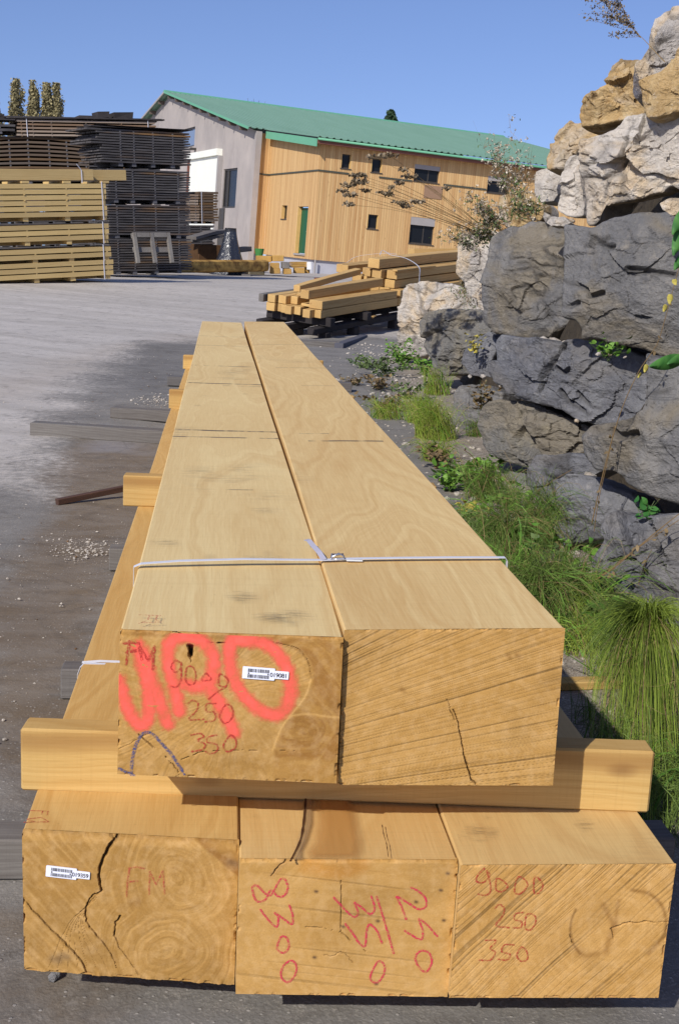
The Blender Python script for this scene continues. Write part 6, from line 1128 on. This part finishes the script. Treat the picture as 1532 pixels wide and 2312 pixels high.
# leafy weeds
def weed(label,base,n,h,size,mat,spread=.3,stem=G_lfd,name='leafy_weed',cat='weed',asp=.6,nst=14,grp='leafy weeds at the wall foot'):
    t=empty(name,tuple(base)); tag(t,label,cat,grp); C=[];P=[];D=[]
    for i in range(nst):
        a=random.uniform(0,6.28); r=spread*random.random()**.5; e=np.array([r*math.cos(a),r*math.sin(a),h*random.uniform(.4,1.1)]); C.append((R3(.01),np.array([e[0]*.3,e[1]*.3,e[2]*.5]),e*.75,e))
        for j in range(max(1,n//nst)):
            f=random.uniform(.25,1); P.append(e*f*np.array([f,f,1])**.4+R3(.012)); D.append(np.array([random.gauss(0,1),random.gauss(0,1)-.3,random.gauss(.15,.35)]))
    ribbons('stems',C,stem,t,.003,k=5); leaves('leaves',P,D,size,mat,t,asp); return t
for lb,px,py,n,h,size,mt_,spr in (
 ('bright leafy weed with broad leaves in the middle of the foot strip',1075,1115,150,.16,.055,G_lf,.20),('bright leafy weed nearer the beam edge',1035,1085,120,.13,.05,G_lf,.17),('broad leaved weed lying over pale gravel',1105,1075,80,.14,.05,G_lf,.14),('small yellowing weed by the streaked boulder foot',1055,1165,70,.06,.045,G_yel,.15),
 ('low green weed by the grey asphalt edge',1060,1180,60,.08,.04,G_lf,.12),('low weed above the broad horsetail clump',1085,1195,90,.09,.035,G_lfd,.15),('broad leaved weed between horsetails and nearest boulder',1330,1380,110,.22,.05,G_lf,.12),('round leaved weed under the nearest boulder',1290,1400,90,.2,.045,G_lf,.12),
 ('dusty green weed patch right of the beams far end',860,850,330,.26,.045,G_lfd,.42),('taller weed before the white far boulder',905,835,320,.36,.05,G_lf,.34),('weed tangle spreading left over the asphalt',835,830,260,.16,.045,G_lfd,.42),('weed beside the brown pitted block',960,850,240,.34,.045,G_lf,.28),
 ('brown dead weed mat at the gravel edge',870,925,260,.14,.045,G_brn,.36),('brown dry weed in the tan block crevice',1100,925,150,.22,.04,G_brn,.14),('brown weed below the white far boulder',850,880,200,.15,.045,G_brn,.35),
 ('small weed in the joint above the massive slab',1390,800,60,.10,.035,G_lf,.12),('weed in the shaded gap beneath the massive slab',1475,1165,30,.09,.04,G_bind,.06),('yellow green weed on the low blue grey block',1085,795,90,.2,.035,G_yel,.12),('grey green weed on top of the low ochre boulder',1150,560,50,.2,.03,G_lfd,.2)):
    p=hg(px,py) if not any(k_ in lb for k_ in('joint','gap','crevice','ochre','blue grey block')) else wallpt(px,py)-np.array([.06,.05,.02]); weed(lb,p,n,h,size,mt_,spr)
for i_,(px,py,n,h,size,spr,mt_) in enumerate(((1150,1150,90,.12,.045,.16,G_lf),(1010,1110,90,.12,.045,.15,G_lf),(1120,1230,90,.16,.04,.15,G_lfd),(1180,1310,90,.2,.045,.15,G_lf),(1250,1340,90,.2,.045,.14,G_lfd),(1290,1330,80,.22,.045,.12,G_lf),(1000,1060,120,.14,.045,.18,G_brn),(920,900,160,.16,.045,.25,G_lfd),(800,870,120,.1,.04,.25,G_brn),(1200,1480-40,60,.1,.04,.1,G_brn),(1345,1450,70,.14,.045,.1,G_lf))):
    weed(['fresh green weed right of the middle leafy weed','flat green weed at the asphalt edge by the beams','dusty weed below the flat grey stone','leafy weed between the horsetails halfway along','dusty weed in front of the dark wedge boulder','green weed at the left foot of the nearest boulder','brown withered weed beside the bright small tuft','dusty weed left of the rounded grey block','brown withered weed far left on the dark asphalt','small withered weed by the near beam corner','green weed left of the weeping horsetail'][i_],hg(px,py),n,h,size,mt_,spr)
# dry seed-head weeds on top of the grey course
def stalk(label,base,tip,n,hs,mat_head,mat_stem,size,name='dry_weed',spread=.35,green=0,seg=.0022,cat='dry weed'):
    t=empty(name,tuple(base)); tag(t,label,cat,'dry weeds on the boulder wall'); tip=np.array(tip)-np.array(base); C=[];P=[];D=[];GP=[]
    for i in range(n):
        e=tip*random.uniform(.55,1.05)+R3(spread*.5)*np.array([1,1,.7]); m1=tip*.3+R3(.04); C.append((R3(.03),m1*.6,(m1+e)/2+R3(.03),e))
        for j in range(hs):
            f=random.uniform(.45,1.05); q=(1-f)**3*0+3*f*(1-f)**2*m1*.6+3*f*f*(1-f)*((m1+e)/2)+f**3*e; q2=q+R3(.05)*np.array([1,1,.8])+[0,0,.03]; C.append((q,q+(q2-q)*.3,q+(q2-q)*.7,q2)); 
            for _ in range(6): P.append(q2+R3(size*.35)); D.append(R3(1))
            if green: GP.append(q+R3(.03))
    ribbons('stems',C,mat_stem,t,seg,k=5); leaves('seed_heads',P,D,size,mat_head,t,.8)  # the heads are seed clusters built from small leaf shapes, not foliage
    if GP: leaves('leaves',GP*green,[R3(1) for _ in GP*green],.035,G_lfd,t,.3)
    return t
wp_=lambda px,py,d=0.: wallpt(px,py)+np.array([-.02,-.04,0])*d
b=wp_(1165,500,2); yb=b[1]
for lb,bx,by,tx,ty,n,hs,hd,sp,gr in (
 ('tall seeding weed rising above the green roof edge',1170,500,1105,290,9,9,G_seed,.16,1),('second seeding weed with tiny heads at the roof corner',1185,490,1140,330,9,8,G_seed,.16,1),('thin upright weed with a forked brown head',1195,480,1200,335,3,4,G_seed,.04,0),
 ('bushy dry weed over the wooden wall',1150,530,1060,450,14,9,G_seed,.18,2),('green tangled weed in front of the small white boulder',1200,500,1180,430,16,3,G_seed,.2,6),('weed bush spilling over the upright white boulder',1130,540,1060,520,14,7,G_seed,.18,3),
 ('weed hanging along the top of the grey slab',1130,560,1180,540,14,4,G_pink,.22,4),('low weed left of the upright white boulder',1090,570,1010,520,9,8,G_seed,.15,2),('trailing weed over the pitted block',1050,600,1050,700,8,5,G_pink,.14,2)):
    stalk(lb,wp_(bx,by,2),np.array(hy(tx,ty,wp_(bx,by,2)[1]-.25)),int(n*1.5),int(hs*1.2),hd,G_dry,.016,spread=sp,green=gr,seg=.0028)
# long stalks with flat umbels reaching left across the wooden wall
t=empty('umbel_weed',tuple(wp_(1130,545,2))); tag(t,'dry umbel weed whose long stalks reach left in front of the wooden wall','dry weed','dry weeds on the boulder wall'); o0=np.array(t.location); C=[];yy=o0[1]-.5
for (hx,hy_,s_,mx,my) in ((848,357,1.5,960,410),(880,352,1.1,965,410),(812,410,1.1,980,450),(800,398,.9,930,440),(815,397,.7,930,430),(810,413,1.3,990,470),(786,421,1.1,960,470),(774,433,.9,960,480),(790,442,1.1,960,490),(787,463,.9,930,470),(867,437,1.1,1000,480),(877,441,.7,990,490),(926,400,1.2,1010,440),(903,460,1.1,1010,500),(917,467,.9,1000,510),(901,415,.8,980,450),(909,385,.7,980,430),(948,457,.7,1010,480),(937,457,.7,1000,490),(1008,428,.7,1040,470),(824,432,.7,960,470),(882,425,.5,960,460)):
    e=np.array(hy(hx,hy_,yy+random.uniform(-.15,.2)))-o0; m1=np.array(hy(mx,my,yy+.2))-o0; C.append((R3(.02),m1*.55+R3(.02),m1,e)); R=.058*s_; cc=[]
    for k in range(16): a=k/16*6.283; c1=e+np.array([R*math.cos(a),R*math.sin(a),.006+.01*random.random()]); cc.append((e+[0,0,-.015],e+(c1-e)*.5,c1,c1+[0,0,.012]))
    ribbons('umbel_rays',cc,G_pink,t,.005,k=4); leaves('umbel_head',[e+np.array([R*q*math.cos(a),R*q*math.sin(a),.01]) for a in np.linspace(0,6.28,22) for q in (.55,.95)],[R3(1) for _ in range(44)],.028*s_**.5,G_pink,t,.8)
ribbons('stalks',C,G_dry,t,.0058,k=10,w1=.5)
# feathery weed against the sky
b=wallpt(1500,140); t=empty('feathery_weed',tuple(b)); tag(t,'grey feathery dry weed leaning out against the sky at the top right','dry weed','dry weeds on the boulder wall'); o0=np.array(b); L=lambda px,py,d=0.: np.array(hy(px,py,b[1]-.1+d))-o0
C=[(L(1500,140),L(1475,115),L(1455,90),L(1440,78)),(L(1445,85),L(1420,60),L(1400,20),L(1380,-60))]; P=[];sp=[]
for i in range(34):
    f=random.uniform(0,1); s0=L(1445-70*f,85-120*f); up=random.random()<.6; e=s0+(L(1445,85)-L(1445+random.uniform(70,115)*(.6 if up else 1.),85+random.uniform(-10,65 if not up else 90)*(1 if not up else 1)))*np.array([1,1,1])*(1-.25*f); m1=(s0+e)/2+[0,0,-.01]; sp.append((s0,s0+(m1-s0)*.6,m1,e))
    for k in range(46): q=s0+(e-s0)*random.uniform(.15,1.03); P.append(q+R3(.006)+[0,0,.004])
ribbons('stem',C,G_dry,t,.006,k=9,w1=.5); ribbons('twigs',sp,G_dry,t,.0022,k=5); leaves('seed_heads',P,[R3(1) for _ in P],.014,G_pink,t,.7)  # seeds along the twigs, drawn as tiny leaf shapes
# dry stems before the near boulders, bindweed at the right edge
def bent(label,pl,yy,w,mat=G_dry,name='dried_plant',knots=0):
    t=empty(name,tuple(hy(*pl[0],yy))); tag(t,label,'dry stem','dry stems before the boulders'); o0=np.array(t.location); q=[np.array(hy(*p,yy-.03*i))-o0 for i,p in enumerate(pl)]; b=MB(); c=catmull(q,5); b.tube([tuple(x) for x in c],[w*(1-.5*i/len(c)) for i in range(len(c))],5); me=b.build('stem',mat,t)
    if knots: leaves('dead_leaves',[c[random.randrange(len(c))]+R3(.006) for _ in range(knots)],[R3(1) for _ in range(knots)],.022,G_brn,t,.5)
for a in (('long yellowish stem slanting across the nearest boulder',[(1310,1330),(1380,1285),(1440,1235),(1500,1185),(1545,1150)],4.2,.0030),('second slanting stem just under the long one',[(1325,1322),(1400,1265),(1470,1215),(1545,1165)],4.25,.0022),('thin upright stem crossing the massive slab',[(1335,1180),(1365,1050),(1400,930),(1440,840),(1480,780),(1500,720),(1532,600)],4.9,.0024),('thinner upright stem left of it by the massive slab',[(1340,1200),(1350,1130),(1375,1020),(1385,960)],4.95,.0018),
  ('thin straw stem across the dark wedge boulder',[(1180,1165),(1205,1120),(1240,1090),(1290,1060)],5.6,.0020),('pale dead stem bending over the leafy weeds',[(1120,1125),(1095,1070),(1065,1030),(1045,1015)],6.4,.0030),('grey broken twig in the broad horsetail clump',[(1190,1180),(1230,1200),(1270,1240),(1300,1275)],5.1,.0045),('reddish stem over the nearest boulder',[(1430,1370),(1445,1300),(1470,1240)],4.3,.0018),('dark stem beside the nearest boulder',[(1400,1260),(1412,1230),(1440,1190)],4.4,.0016)): bent(*a,knots=10)
t=empty('bindweed',tuple(hy(1560,600,4.0))); tag(t,'green bindweed with large leaves hanging in at the right edge','bindweed'); o0=np.array(t.location)
q=[np.array(hy(x,y,3.9))-o0 for x,y in ((1560,470),(1545,560),(1535,640),(1540,760),(1548,820))]; b=MB(); b.tube([tuple(x) for x in catmull(q,5)],.0022,5); b.build('vine',G_bind,t)
def bigleaf(px,py,dx,dy,L_,parent=t,mat=G_bind):
    p=np.array(hy(px,py,3.88))-o0; e=np.array(hy(px+dx,py+dy,3.84))-o0; d=e-p; s=np.cross(d,[.3,1,.2]); s/=np.linalg.norm(s); V=[];n=9
    for i in range(n): f=i/(n-1); w__=np.linalg.norm(d)*.22*math.sin(math.pi*min(1,f*.85+.14))**.7*(1-f*.3); V+= [p+d*f-s*w__+[0,.008,0],p+d*f+[0,-.004,0],p+d*f+s*w__+[0,.01,0]]
    me=npmesh('leaf',V,[(3*i+j,3*i+j+1,3*i+j+4,3*i+j+3) for i in range(n-1) for j in (0,1)],smooth=True); setattr_f(me,'t',rng.uniform(0,1,len(V))); link('leaf',me,parent,mat)
for a in ((1548,475,-30,55,1),(1542,515,-22,62,1),(1540,580,-18,30,1),(1550,805,-45,18,1),(1540,812,-75,16,1)): bigleaf(*a)
for a in ((1515,665,-4,22),(1505,690,-8,14),(1522,630,4,14),(1462,825,-8,16),(1447,845,-8,8)): bigleaf(*a,1,mat=G_yel)
